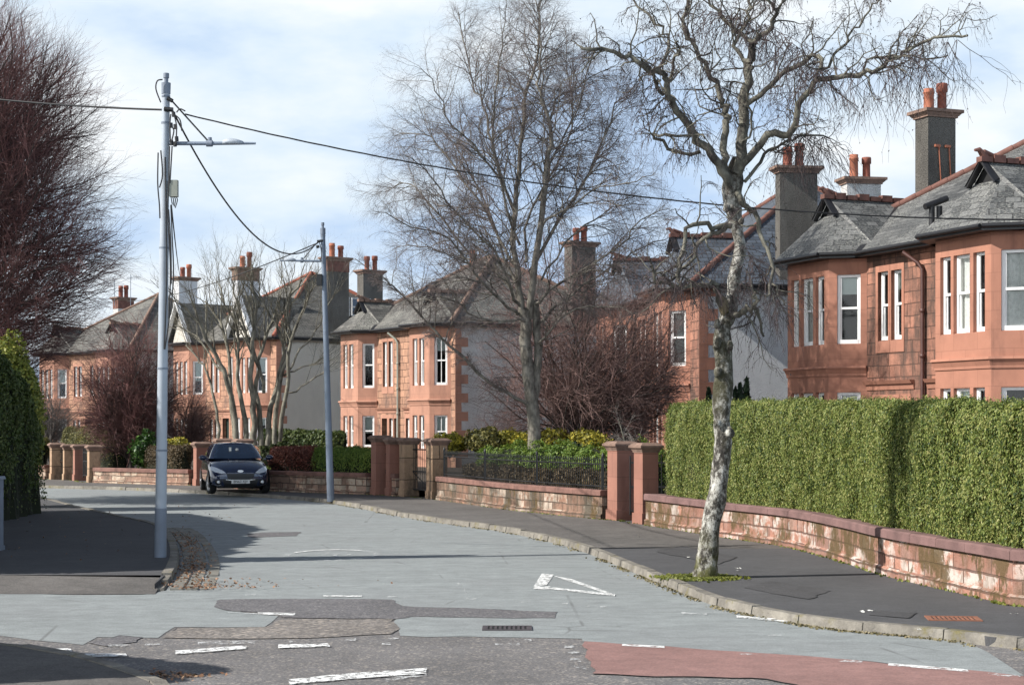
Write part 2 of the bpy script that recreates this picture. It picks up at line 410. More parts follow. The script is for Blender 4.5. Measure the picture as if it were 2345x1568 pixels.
def leafm(name,stops,rough=.6,trans=.25,nz=.6):
    n=N(name); g=n.node('ShaderNodeNewGeometry'); f=n.math('ADD',n.math('MULTIPLY',g.outputs['Random Per Island'],.5),n.math('MULTIPLY',n.noise(nz,4,.6),.5))
    c=n.ramp(f,stops); n.col(c); n.rough(rough)
    tr=n.node('ShaderNodeBsdfTranslucent'); n.ln(c,tr.inputs[0]); mx=n.node('ShaderNodeMixShader'); mx.inputs[0].default_value=trans
    n.ln(n.p.outputs[0],mx.inputs[1]); n.ln(tr.outputs[0],mx.inputs[2]); n.ln(mx.outputs[0],n.out.inputs[0]); return n.mat
M['conifer']=leafm('cypress_hedge_foliage',[(.28,(.025,.055,.010)),(.43,(.12,.165,.028)),(.57,(.20,.24,.05)),(.76,(.31,.30,.10))],nz=5,trans=.2)
M['hedge_dark']=leafm('dark_green_hedge_foliage',[(.25,(.03,.055,.012)),(.55,(.075,.11,.022)),(.8,(.14,.16,.04))])
M['hedge_lime']=leafm('fresh_green_foliage',[(.25,(.05,.10,.015)),(.55,(.14,.22,.03)),(.8,(.25,.30,.05))])
M['hedge_olive']=leafm('olive_foliage',[(.25,(.05,.055,.015)),(.55,(.14,.13,.035)),(.8,(.26,.22,.05))])
M['evergreen']=leafm('yellow_green_evergreen',[(.25,(.07,.10,.015)),(.5,(.20,.23,.035)),(.8,(.34,.32,.07))])
M['yellow']=leafm('yellow_forsythia_blossom',[(.25,(.07,.075,.012)),(.48,(.26,.24,.03)),(.75,(.55,.46,.05))],nz=2)
M['beech']=leafm('copper_beech_leaf',[(.25,(.05,.012,.008)),(.55,(.12,.028,.016)),(.85,(.26,.10,.07))],nz=2)
M['brownhedge']=leafm('brown_dry_hedge_leaf',[(.25,(.04,.028,.014)),(.6,(.12,.085,.04)),(.85,(.2,.14,.07))])
M['laurel']=leafm('glossy_laurel_leaf',[(.25,(.015,.045,.01)),(.6,(.05,.11,.02)),(.85,(.12,.2,.05))],rough=.3)
M['darkconifer']=leafm('dark_conifer_foliage',[(.25,(.008,.02,.008)),(.6,(.02,.045,.018)),(.85,(.04,.07,.03))])
M['litter']=leafm('dead_leaf',[(.2,(.10,.05,.025)),(.5,(.25,.13,.07)),(.85,(.42,.28,.17))],trans=0)
M['debris']=leafm('kerb_moss_and_grit',[(.2,(.05,.04,.02)),(.5,(.14,.12,.05)),(.85,(.22,.18,.11))],trans=0)
M['grass']=leafm('moss_and_grass',[(.2,(.06,.08,.01)),(.5,(.14,.16,.02)),(.85,(.22,.22,.04))])
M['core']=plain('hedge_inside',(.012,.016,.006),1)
# car
def carpaint():
    n=N('dark_blue_car_paint'); n.col((.008,.018,.055)); n.rough(.25); n.p.inputs['Metallic'].default_value=.3; n.p.inputs['Coat Weight'].default_value=1; n.p.inputs['Coat Roughness'].default_value=.04; return n.mat
M['carpaint']=carpaint()
M['carglass']=plain('tinted_car_glass',(.02,.04,.075),.05,var=.05)
M['rubber']=plain('tyre_rubber',(.012,.012,.012),.8)
M['trim']=plain('black_plastic_trim',(.010,.010,.011),.45)
M['chrome']=plain('chrome',(.75,.76,.78),.12,metal=1,var=.03)
M['alloy']=plain('silver_wheel',(.55,.56,.58),.35,metal=.6)
M['lamp']=plain('headlamp_glass',(.75,.78,.80),.08,metal=.35,var=.1,scale=14)
M['plate']=plain('white_number_plate',(.72,.72,.70),.4,var=.02)
M['black']=plain('black_lettering',(.01,.01,.01),.6)
M['paper']=plain('white_paper',(.75,.75,.70),.8,var=.05)
M['skylight']=plain('dark_roof_glass',(.02,.035,.06),.05)
# ------------------------------------------------------------------ ground, roads, kerbs
def V2(p,z=0): return Vector((p[0],p[1],z))
def nrm(d): return Vector((-d.y,d.x,0)).normalized()
def offset_line(pts, k):
    out=[]
    for i,p in enumerate(pts):
        d=pts[min(i+1,len(pts)-1)]-pts[max(i-1,0)]; out.append(p+nrm(d)*k)
    return out
KR=[V2((-60,95)),V2((-34,68))]+[G(x,y) for x,y in ((60,1116),(250,1121),(400,1127),(560,1136),(690,1146),(760,1153),(830,1165),(930,1185),(1050,1203),(1150,1217),(1250,1239),(1320,1258),(1380,1281),(1430,1302),(1480,1323),(1560,1357),(1640,1388),(1740,1412),(1900,1440),(2060,1455),(2200,1470),(2344,1487))]+[V2((8,14.9)),V2((14,14.2)),V2((40,12))]
KR=smooth_line(KR,5)
KL=[G(x,y) for x,y in ((376,1352),(401,1314),(410,1278),(399,1242),(378,1217),(342,1203),(288,1192),(180,1167),(72,1142))]+[V2((-18,53)),V2((-30,64)),V2((-60,88))]
KL=smooth_line(KL,6)
WPX=[(85,1096),(197,1104),(430,1111),(470,1112),(560,1120),(640,1125),(835,1132),(910,1136),(985,1142),(1150,1165),(1260,1177),(1380,1189),(1415,1191),(1458,1198),(1645,1228),(1803,1252),(1923,1283),(2033,1318),(2258,1370),(2344,1388)]
WL=[V2((-60,99)),V2((-34,74))]+[G(x,y,PV) for x,y in WPX]+[V2((6.9,17.4),PV),V2((10,16.6),PV),V2((40,14.6),PV)]
for p in WL: p.z=PV
WS=smooth_line(WL,8)                       # smooth line of the garden walls
def wall_at(px):                            # point of that line seen at picture column px
    best=None
    for a,b in zip(WS[:-1],WS[1:]):
        xa=CX+a.x*FP/a.y; xb=CX+b.x*FP/b.y
        if xa<=px<=xb:
            t=(px-xa)/(xb-xa+1e-9); return a.lerp(b,t),(b-a).normalized()
    return WS[-1],(WS[-1]-WS[-2]).normalized()
def wall_path(px0,px1,step=.4):
    out=[wall_at(px0)[0]]
    for p in WS:
        x=CX+p.x*FP/p.y
        if px0<x<px1: out.append(p)
    out.append(wall_at(px1)[0]); return resample(out,step)+[out[-1]]

def patch_sheet(name,pts,z,mat):
    pts=ragged(pts); poly_sheet(name,pts,z,mat)
    m=MB(); k=len(pts)                       # bitumen seam sealing the cut edge, missing in places
    for i in range(k):
        a,b=pts[i],pts[(i+1)%k]
        if noise.noise(a*.55)<.12: continue
        d=(b-a).normalized(); n=nrm(d)*(.007+.006*noise.noise(a*4)); zz=Vector((0,0,z+.0015)); a=Vector((a.x,a.y,0)); b=Vector((b.x,b.y,0))
        m.face([a-n+zz,b-n+zz,b+n+zz,a+n+zz])
    if m.f: tag(m.build('tar_seam',M['tar'],uv=False),kind='structure')
poly_sheet('ground',[(-700,-60),(700,-60),(700,900),(-700,900)],-.06,M['ground'])
poly_sheet('road',[(-90,-8),(60,-8),(60,30),(4,60),(-60,110),(-90,100)],0,M['asphalt'])
# pale dressed carriageway
KRo=[p for p in offset_line(KR,.03)]
lo=[G(x,y) for x,y in ((2207,1466),(2275,1500),(2344,1548))]
light=[p for p in KRo if p.y>16.4 or p.x<4.0]
light=light+[G(x,y) for x,y in ((2207,1467),(2260,1492),(2344,1547),(2034,1521),(1842,1504),(1631,1489),(1334,1468),(1332,1462),(1180,1459),(1050,1457),(972,1458),(916,1455),(912,1440),(898,1428),(906,1418),(904,1400),(850,1380),(700,1382),(560,1384),(500,1393),(520,1398),(637,1410),(622,1424),(606,1435),(500,1436),(400,1435),(380,1447),(362,1460),(263,1459),(223,1458),(190,1476),(150,1472),(83,1466),(0,1455))]
light=light[:]
light+=[V2((-12,16.2)),V2((-40,17)),V2((-40,21.4)),G(-60,1358),G(0,1358),G(180,1362),G(330,1361)]+[p for p in offset_line(KL,-.02)]
poly_sheet('road_surface',light,.004,M['roadtop'])
patch_sheet('road_patch',[G(x,y) for x,y in ((500,1373),(610,1371),(904,1373),(908,1380),(920,1388),(1100,1394),(1280,1401),(1276,1416),(1100,1415),(936,1412),(900,1418),(640,1414),(630,1404),(520,1399),(490,1391))],.008,M['patch'])
patch_sheet('road_patch',[G(x,y) for x,y in ((640,1420),(700,1418),(898,1419),(912,1434),(914,1440),(890,1452),(700,1462),(520,1463),(370,1462),(404,1437),(500,1438),(608,1437))],.008,M['tanpatch'])
patch_sheet('road_patch',[G(x,y) for x,y in ((565,1222),(600,1219),(690,1218),(680,1227),(575,1231))],.008,M['patch'])
patch_sheet('road_patch',[G(x,y) for x,y in ((205,1470),(270,1456),(330,1461),(310,1470),(240,1480))],.008,M['patch'])
patch_sheet('red_road_surface',[G(x,y) for x,y in ((1334,1469),(1631,1488),(1842,1503),(2034,1519),(2344,1548),(2600,1572),(2600,1640),(1900,1590),(1761,1556),(1500,1549),(1362,1544),(1352,1515))],.009,M['red'])
# worn markings
mk=MB(); mk2=MB()
def stroke(m,x1,y1,x2,y2,w,w2=None):
    w2=w if w2 is None else w2
    q=ragged([G(x1,y1+w/2,.013),G(x2,y2+w2/2,.013),G(x2,y2-w2/2,.013),G(x1,y1-w/2,.013)],.07,.010); t=tessellate_polygon([q])
    for a,b,c in t:
        f=[q[a],q[b],q[c]]; m.face(f if (f[1]-f[0]).cross(f[2]-f[0]).z>0 else f[::-1])
for s in ((15,1490,163,1488,10),(193,1498,288,1498,7),(404,1492,563,1480,8),(638,1478,754,1475,8),(660,1560,800,1546,13),(800,1546,975,1534,13),(1222,1344,1260,1345,7),(1260,1345,1408,1361,5),(2034,1519,2214,1534,6),(1425,1475,1521,1480,4),(742,1363,828,1364,3),(1687,1410,1814,1421,5),(590,1403,673,1405,5)): stroke(mk,*s)
mk.face([G(x,y,.013) for x,y in ((1222,1341),(1252,1338),(1268,1314),(1240,1312))])
mk.face([G(x,y,.013) for x,y in ((1310,1325),(1408,1360),(1380,1355),(1262,1316))])
for s in ((880,1556,975,1540,9),(245,1476,300,1477,5),(330,1475,372,1472,4),(453,1471,585,1468,7),(664,1466,673,1466,5),(791,1464,814,1463,5),(875,1472,897,1472,5),(890,1461,915,1461,4),(1132,1474,1188,1473,5),(1200,1464,1216,1464,4),(888,1365,932,1367,3),(521,1400,600,1403,4),(385,1395,401,1395,4),(561,1361,586,1360,3),(1560,1402,1619,1404,5),(1756,1452,1790,1454,4),(1694,1495,1763,1499,4),(1919,1511,1972,1514,5),(2260,1540,2337,1547,5),(1048,1334,1056,1338,3),(1062,1345,1070,1360,5),(1066,1369,1092,1372,5),(1187,1378,1220,1374,4),(1286,1383,1300,1379,5),(1345,1386,1352,1386,4),(1376,1388,1390,1388,4),(855,1232,860,1236,2),(803,1217,815,1222,2),(1290,1478,1315,1480,6),(1300,1491,1325,1494,6),(1305,1508,1330,1510,6),(1312,1524,1340,1528,6)): stroke(mk2,*s)
# the speed roundel: oval with 20 inside, painted on the road
cc=G(760,1271); 
def oval(a,b,n=56):
    return [Vector((cc.x+a*math.cos(2*math.pi*i/n),cc.y+b*math.sin(2*math.pi*i/n),.013)) for i in range(n)]
o1=oval(.76,1.15); o2=oval(.67,1.02)
for i in range(56): (mk if 8<i<24 else mk2).face([o1[i],o1[(i+1)%56],o2[(i+1)%56],o2[i]])
tv,tf=text_faces('20',.62)
mk2.shared([Vector((cc.x+v.x,cc.y+v.y*1.9,.013)) for v in tv],tf)
tag(mk.build('road_markings',M['paint']),kind='structure'); tag(mk2.build('faded_road_markings',M['paint2']),kind='structure')

# pavements
pr=offset_line(KR,.12)
poly=[p for p in pr]+[V2((40,17)),V2((12,18.5)),V2((7.5,19.5))]+[p+Vector((.5,.25,0)) for p in reversed(WS) if p.x<6.2]
poly_sheet('pavement',poly,PV,M['pave'],thick=.12)
for q in (((1700,1345),(1850,1372),(1905,1352),(1770,1330)),((1990,1408),(2080,1416),(2100,1404),(2015,1397)),((1500,1262),(1640,1292),(1690,1276),(1560,1250))): patch_sheet('pavement_patch',[G(x,y,PV) for x,y in q],PV+.005,M['pave3'])
# older grey stretch of pavement further up
old=[p for p in offset_line(KR,.16) if 27<p.y<60]
oldw=[p-Vector((.02,.01,0)) for p in WS if 27<p.y<62]
poly_sheet('worn_pavement',old+list(reversed(oldw)),PV+.004,M['pave2'])
pl=offset_line(KL,.12)
poly_sheet('left_pavement',list(reversed(pl))+[V2((-4.62,22.35)),V2((-7,22.4)),V2((-12,22.4)),V2((-40,22.6)),V2((-60,86))],PV,M['pave'],thick=.12)
mb=MB(); fe=[V2((-4.62,22.35)),V2((-7,22.4)),V2((-12,22.4)),V2((-40,22.6))]; fl=[V2((-4.40,20.70)),V2((-7,20.72)),V2((-12,20.8)),V2((-40,21.2))]
up_=Vector((0,0,PV)); lw_=Vector((0,0,.007))
for a,b,c,d in zip(fe[:-1],fe[1:],fl[1:],fl[:-1]): mb.face([a+up_,b+up_,c+lw_,d+lw_])
mb.face([fe[0]+up_,fl[0]+lw_,fl[0]+Vector((-.05,.0,-.03)),fe[0]+Vector((0,0,-.03))])
tag(mb.build('dropped_kerb',M['pave2']),kind='structure')
kl2=[G(x,y) for x,y in ((-300,1470),(-60,1486),(0,1491),(60,1498),(120,1509),(180,1523),(240,1541),(300,1560),(345,1582),(380,1640),(390,1760))]
kl2=smooth_line(kl2,5)
poly_sheet('near_pavement',[p for p in kl2]+[V2((-9,6)),V2((-20,12)),V2((-20,15))],PV*.7,M['pave2'],thick=.1)
def kerb(name,line,side=1,L=.9,h=PV+.012,drop=None):
    mb=MB(); pts=resample(line,L); pts.append(line[-1])
    for i in range(len(pts)-1):
        a,b=pts[i],pts[i+1]
        if a.y>75 or a.x>25: continue
        d=(b-a).normalized(); n=nrm(d)*side; dz=R.uniform(-.008,.008); dn=n*R.uniform(-.012,.012); g=d*R.uniform(.004,.014)
        w=.135; hh=h+dz
        if drop: hh=.02+(h-.02)*max(0,min(1,(a.y-20.9)/1.5))+dz*.3
        b0=[a+g+dn-n*.015,b-g+dn-n*.015,b-g+n*w,a+g+n*w]; 
        t0=[a+g+dn+n*.012+Vector((0,0,hh)),b-g+dn+n*.012+Vector((0,0,hh+R.uniform(-.005,.005))),b-g+n*w+Vector((0,0,hh)),a+g+n*w+Vector((0,0,hh))]
        b0=[p-Vector((0,0,.05)) for p in b0]
        mb.hexa(b0,t0)
    o=mb.build(name,M['kerb'],bevel=.012); tag(o,kind='structure')
kerb('kerb',KR); kerb('left_kerb',KL[:60],L=.7,drop=True); kerb('near_kerb',kl2,h=PV*.75)
# granite sett channel beside the left kerb
mb=MB()
for row in range(3):
    ln=resample(offset_line(KL[:28],-.06-.19*row),.24)
    for a,b in zip(ln[:-1],ln[1:]):
        d=(b-a).normalized(); n=nrm(d); c=(a+b)/2-n*.085
        mb.box(c,d,n,.108,.082,-.02,.022+R.uniform(-.006,.012)-.006*row,taper=.93)
tag(mb.build('sett_channel',M['sett'],bevel=.01),kind='structure')
# raised garden ground behind the walls
gp=[p+Vector((.25,.1,0)) for p in WS]
poly_sheet('garden_soil',gp+[V2((60,20)),V2((60,130)),V2((-60,150))],.30,M['soil'])

def leaf_quads(P, Nn, size, asp=1.0, tilt=.6, up=0.0):
    """one small quad per point; P, Nn (n,3)"""
    n=len(P); d=Nn+NR.normal(0,tilt,(n,3)); d/=np.linalg.norm(d,axis=1,keepdims=True)+1e-9
    r=NR.normal(0,1,(n,3)); r[:,2]+=up*np.sign(r[:,2]+1e-6)
    a=np.cross(d,r); a/=np.linalg.norm(a,axis=1,keepdims=True)+1e-9; b=np.cross(d,a)
    s=(size*NR.uniform(.6,1.35,(n,1)))
    V=np.stack([P-a*s-b*s*asp*.2,P-b*s*asp,P+a*s-b*s*asp*.1,P+b*s*asp],axis=1).reshape(-1,3)
    F=np.arange(n*4).reshape(-1,4); return V,F
# dead leaves drifted in the channel
n=900; t=NR.uniform(0,1,n)**1.6; ln=resample(offset_line(KL[:34],-.2),.05)
P=np.array([tuple(ln[int(k*(len(ln)-1)*.75)]) for k in t])+np.c_[NR.normal(0,.16,n)+np.where(t<.12,NR.exponential(.35,n),0),NR.normal(0,.1,n),np.full(n,.045)]
P=P[P[:,1]>20.85]
V,F=leaf_quads(P,np.tile([[0,0,1.]],(len(P),1)),.022,.7,.5); tag(np_mesh('fallen_leaves',V,F,M['litter']),kind='stuff')
P=np.c_[NR.uniform(-13,-6,260),NR.uniform(23,42,260),np.full(260,PV+.015)]
V,F=leaf_quads(P,np.tile([[0,0,1.]],(len(P),1)),.02,.7,.4); tag(np_mesh('scattered_leaves',V,F,M['litter']),kind='stuff')
# moss and grass round the street birch and on the wall foot
tb=G(1615,1325,PV)
n=2600; a=NR.uniform(0,6.283,n); r=.16+np.abs(NR.normal(0,.13,n)); P=np.c_[tb.x-.06+r*np.cos(a)*1.25,tb.y+.12+r*np.sin(a)*1.0,np.full(n,PV+.015)]
V,F=leaf_quads(P,np.tile([[0,-.6,.5]],(n,1)),.022,.9,.7); tag(np_mesh('grass_tufts',V,F,M['grass']),kind='stuff')
n=1500; idx=NR.integers(0,len(WS)-1,n); t=NR.uniform(0,1,n); Pw=np.array([tuple(p) for p in WS]); P=Pw[idx]*(1-t)[:,None]+Pw[idx+1]*t[:,None]; P[:,0]-=np.abs(NR.normal(0,.05,n))+.01; P[:,2]=PV+.01
P=P[(P[:,1]<62)&(P[:,1]>17)]
V,F=leaf_quads(P,np.tile([[-.5,-.5,.5]],(len(P),1)),.022,.9,.7); tag(np_mesh('wall_foot_weeds',V,F,M['grass']),kind='stuff')

n=5200; kk=[p for p in KR if 15<p.y<46]; idx=NR.integers(0,len(kk)-1,n); t=NR.uniform(0,1,n); Pw=np.array([tuple(p) for p in kk]); P=Pw[idx]*(1-t)[:,None]+Pw[idx+1]*t[:,None]
wv=np.array([max(0,noise.noise(Vector((p[0]*1.3,p[1]*1.3,0)))+.35) for p in P]); keep=NR.random(n)<wv; P=P[keep]; P[:,0]-=np.abs(NR.normal(0,.06,len(P)))+.01; P[:,1]-=np.abs(NR.normal(0,.03,len(P))); P[:,2]=.012
V,F=leaf_quads(P,np.tile([[-.3,-.4,.8]],(len(P),1)),.016,.9,.8); tag(np_mesh('kerb_debris',V,F,M['debris']),kind='stuff')
n=260; c=G(318,1548); P=np.c_[c.x+NR.normal(0,.22,n)+.12,c.y+NR.normal(0,.16,n),np.full(n,.012)]
V,F=leaf_quads(P,np.tile([[0,0,1.]],(n,1)),.02,.7,.4); tag(np_mesh('gutter_leaves',V,F,M['litter']),kind='stuff')
sp=[(1578,1276),(1690,1302),(1690,1307),(1967,1400),(1975,1402),(2105,1442),(2325,1406),(1460,1229),(1990,1399)]
P=np.array([tuple(G(x,y,PV)+Vector((R.gauss(0,.02),R.gauss(0,.02),.012))) for x,y in sp for _ in range(3)]); V,F=leaf_quads(P,np.tile([[0,0,1.]],(len(P),1)),.022,.6,.2); tag(np_mesh('litter_specks',V,F,M['paper']),kind='stuff')
# ------------------------------------------------------------------ drains
def drain(name,label,px,py,w,l,mat,z,ang,bars=9):
    c=G(px,py,z); ca,sa=math.cos(ang),math.sin(ang); ax=Vector((ca,sa,0)); ay=Vector((-sa,ca,0)); rt=empty(name,c,label,'drain cover')
    f=MB(); b=MB()
    for s in(-1,1):
        f.box(c+ay*(l/2)*s,ax,ay,w/2+.02,.02,z-.03,z+.011); f.box(c+ax*(w/2)*s,ax,ay,.02,l/2-.021,z-.03,z+.010)
    for i in range(bars):
        x=(i+.5)/bars-.5; b.box(c+ax*x*w,ax,ay,w/bars*.27,l/2-.022,z-.03,z+.009)
    f.build('frame',mat,rt); b.build('grating',mat,rt); k=MB(); k.box(c,ax,ay,w/2-.01,l/2-.01,z+.0005,z+.003); k.build('gully',M['dark'],rt)
drain('drain_cover','rusty slotted drain cover set in the right-hand pavement by the hedge wall',2182,1416,.50,.34,M['rust'],PV,-.12,11)
drain('drain_cover','dark iron gully grating in the middle of the blue-grey road',1161,1438,.47,.32,M['cast'],.004,0,10)
# ------------------------------------------------------------------ garden walls, piers, gates, railings
def garden_wall(label,px0,px1,h,mat,cop,ch=.12,cw=.42,group=None,zb=PV-.06,drop=0):
    path=wall_path(px0,px1); c=path[len(path)//2]; rt=empty('garden_wall',(c.x,c.y,PV),label,'wall','low stone garden walls')
    b=MB(); t=MB(); k=len(path)
    fr=[p for p in path]; bk=offset_line(path,.32); co=offset_line(path,-.045); ci=offset_line(path,.365)
    Z=lambda p,z: Vector((p.x,p.y,z))
    zt=h+PV
    V=[];F=[]
    L=0
    for i in range(k-1):
        j=i+1
        b.face([Z(fr[i],zb),Z(fr[j],zb),Z(fr[j],zt),Z(fr[i],zt)]); b.face([Z(bk[j],zb),Z(bk[i],zb),Z(bk[i],zt),Z(bk[j],zt)]); b.face([Z(fr[i],zt),Z(fr[j],zt),Z(bk[j],zt),Z(bk[i],zt)])
    for e,s in((0,1),(k-1,-1)):
        q=[Z(fr[e],zb),Z(fr[e],zt),Z(bk[e],zt),Z(bk[e],zb)]; b.face(q if s>0 else list(reversed(q)))
    # plinth course standing 3 cm proud
    pf=offset_line(path,-.035)
    for i in range(k-1):
        j=i+1; b.face([Z(pf[i],zb),Z(pf[j],zb),Z(pf[j],PV+.1),Z(pf[i],PV+.1)]); b.face([Z(pf[i],PV+.1),Z(pf[j],PV+.1),Z(fr[j],PV+.125),Z(fr[i],PV+.125)])
    # coping stones, two or three steps each
    i=0
    while i<k-1:
        j=min(i+R.choice((2,3)),k-1); dz=R.uniform(-.006,.006); z0=zt+.002; z1=zt+ch+dz
        for m in range(i,j):
            a,bb=co[m],co[m+1]; c1,d1=ci[m],ci[m+1]
            if m==i: a=a.lerp(bb,.015); c1=c1.lerp(d1,.015)
            bev=.02; ai=a.lerp(c1,.07); bi=bb.lerp(d1,.07)
            t.face([Z(a,z0),Z(bb,z0),Z(bb,z1-bev),Z(a,z1-bev)]); t.face([Z(a,z1-bev),Z(bb,z1-bev),Z(bi,z1),Z(ai,z1)])
            t.face([Z(ai,z1),Z(bi,z1),Z(d1,z1-.01),Z(c1,z1-.01)]); t.face([Z(d1,z0),Z(c1,z0),Z(c1,z1-.01),Z(d1,z1-.01)]); t.face([Z(bb,z0),Z(a,z0),Z(c1,z0),Z(d1,z0)])
            if m==i: t.face([Z(a,z0),Z(a,z1-bev),Z(ai,z1),Z(c1,z1-.01),Z(c1,z0)])
            if m==j-1: t.face([Z(d1,z0),Z(d1,z1-.01),Z(bi,z1),Z(bb,z1-bev),Z(bb,z0)])
        i=j
    b.build('stonework',mat,rt); t.build('coping',cop,rt); return rt
def pier(label,px,h,mat,size=.44,capm=None,py=None,off=0.0,rot=0,panel=True):
    c,d=wall_at(px)
    if py is not None: c=G(px,py,PV)
    a=math.atan2(-.91,.42)+rot; ax=Vector((math.cos(a),math.sin(a),0)); ay=Vector((-ax.y,ax.x,0)); c=c+ay*(size/2-.05+off)
    size*=.9; rt=empty('gate_pier',(c.x,c.y,PV),label,'gate pier','stone gate piers along the street'); s=size/2
    b=MB(); b.box(c,ax,ay,s,s,PV-.1,PV+h-.16); b.box(c,ax,ay,s+.03,s+.03,PV-.1,PV+.22,0,.985)
    b.build('shaft',mat,rt,bevel=.012)
    k=MB(); z=PV+h
    k.box(c,ax,ay,s+.02,s+.02,z-.16,z-.13); k.box(c,ax,ay,s+.03,s+.03,z-.13,z-.07,0,1.14); k.box(c,ax,ay,s+.085,s+.085,z-.07,z-.025); k.box(c,ax,ay,s+.08,s+.08,z-.025,z+.03,0,.72)
    k.build('cap',capm or M['cap'],rt,bevel=.006); return c,ax,ay
def gate(label,px0,px1,h=1.15,swing=0.0,y=None,mat=None):
    p,d=wall_at(px0); q,_=wall_at(px1); dd=(q-p); w=dd.length; dd.normalize(); n=nrm(dd); p=p+n*.18; q=q+n*.18
    if swing:
        dd=(dd*math.cos(swing)+n*math.sin(swing)).normalized(); q=p+dd*w
    rt=empty('garden_gate',(p.x,p.y,PV),label,'gate','iron garden gates'); f=MB(); b=MB(); up=Vector((0,0,1))
    for z in(.12,.62,h-.08): f.bar(p+up*z+up*PV,q+up*z+up*PV,.02,.035)
    for x in(0,1): 
        e=p.lerp(q,x); f.tube([e+up*(PV+.03),e+up*(PV+h+.06)],.018,6)
    k=int(w/.1)
    for i in range(1,k): 
        e=p.lerp(q,i/k); b.tube([e+up*(PV+.12),e+up*(PV+h+.03+.06*math.sin(math.pi*i/k))],.008,5)
    f.bar(p+up*(PV+.62),q+up*(PV+.12),.012,.02); l=p.lerp(q,.94); 
    f.build('frame',M['iron'],rt); b.build('bars',M['iron'],rt); m=MB(); m.box(l+n*-.02,dd,n,.05,.03,PV+.58,PV+.72); m.build('latch',M['iron'],rt)
def railing(label,px0,px1,zb,h,parent=None):
    path=[p+Vector((0,0,0)) for p in offset_line(wall_path(px0,px1,.3),.16)]; c=path[len(path)//2]; rt=empty('iron_railing',(c.x,c.y,zb),label,'railing')
    b=MB(); Z=lambda p,z: Vector((p.x,p.y,z))
    for z in(zb+.07,zb+h-.08):
        r=MB(); r.tube([Z(p,z) for p in path],.014,4,sm=False); r.build('rail',M['iron'],rt)
    bars=resample(path,.085)
    for p in bars: b.tube([Z(p,zb),Z(p,zb+h)],[.0095,.0095],5); b.lathe(Z(p,zb+h-.01),[(.012,0),(.015,.03),(.002,.09)],5,top=False)
    b.build('bars',M['iron'],rt)
    for t in(.03,.36,.68,.97):
        p=path[int(t*(len(path)-1))]; m=MB(); m.box(p,(1,0),(0,1),.028,.028,zb-.02,zb+h+.08); m.lathe(Z(p,zb+h+.08),[(.034,0),(.034,.03),(.02,.06),(.002,.1)],8,top=False); m.build('post',M['iron'],rt)

garden_wall('long low red sandstone wall with moss and lime stains under the conifer hedge',1478,2480,.50,M['wallstone'],M['coping'])
garden_wall('grimy dark-streaked low wall below the black iron railing',1000,1378,.50,M['wallstone2'],M['coping2'])
garden_wall('pale patched low wall between the parked car and the pink gate pier',562,838,.50,M['wallstone3'],M['coping2'])
garden_wall('pale low wall left of the parked car behind the tall grey pole',214,432,.40,M['wallstone3'],M['coping2'])
garden_wall('short end of pale low wall beside the tall left hedge',60,104,.40,M['wallstone3'],M['coping2'])
garden_wall('stub of stained low wall squeezed between two close-set gate piers',896,906,.5,M['wallstone3'],M['coping2'])
g1=pier('clean pink sandstone gate pier left of the dark gateway beside the patched wall',857,1.66,M['pier'])
g2=pier('slim pink sandstone gate pier on the right of the narrow leafy gateway',890,1.60,M['pier'],.34)
g3=pier('pale-edged weathered gate pier at the left of the blackened double gateway',922,1.60,M['pier2'],.44)
g4=pier('sooty gate pier with pale lit edge where the black railing begins',985,1.60,M['pier2'],.48)
g5=pier('broad smooth red gate pier at the right end of the railing wall',1404,1.62,M['pier'],.47)
g6=pier('red gate pier half swallowed by the end of the conifer hedge',1464,1.60,M['pier'],.40)
pier('red gate pier with a shaded cap just left of the parked car',448,1.40,M['pier'],.46)
pier('far-left weathered gate pier next to the tall shaded hedge',118,1.30,M['pier2'],.46)
pier('thin pale gate pier second from the tall shaded hedge',148,1.26,M['pier2'],.3)
pier('gate pier with a dark red side, third from the tall shaded hedge',171,1.26,M['pier'],.42)
pier('pale gate pier where the low wall behind the grey pole begins',204,1.26,M['pier2'],.42)
for px,l in ((497,'gate pier whose cap shows above the left edge of the car roof'),(543,'gate pier whose cap shows above the middle of the car roof')):
    pier(l,px,1.52,M['pier'],.46)
gate('narrow black iron gate between the clean pink pier and the slim pier',869,884)
gate('tall black iron gate in the sooty gateway left of the railing',930,974,1.3)
gate('open black iron gate hinged on the broad red pier by the hedge',1424,1460,1.2,swing=1.15)
gate('dark little iron gate between the far-left piers near the tall hedge',126,142,1.0)
gate('slatted dark gate behind the third far-left pier',179,197,1.0)
railing('black wrought-iron railing standing on the grimy wall in front of the garden birch',1004,1380,.50+PV+.115,.62)
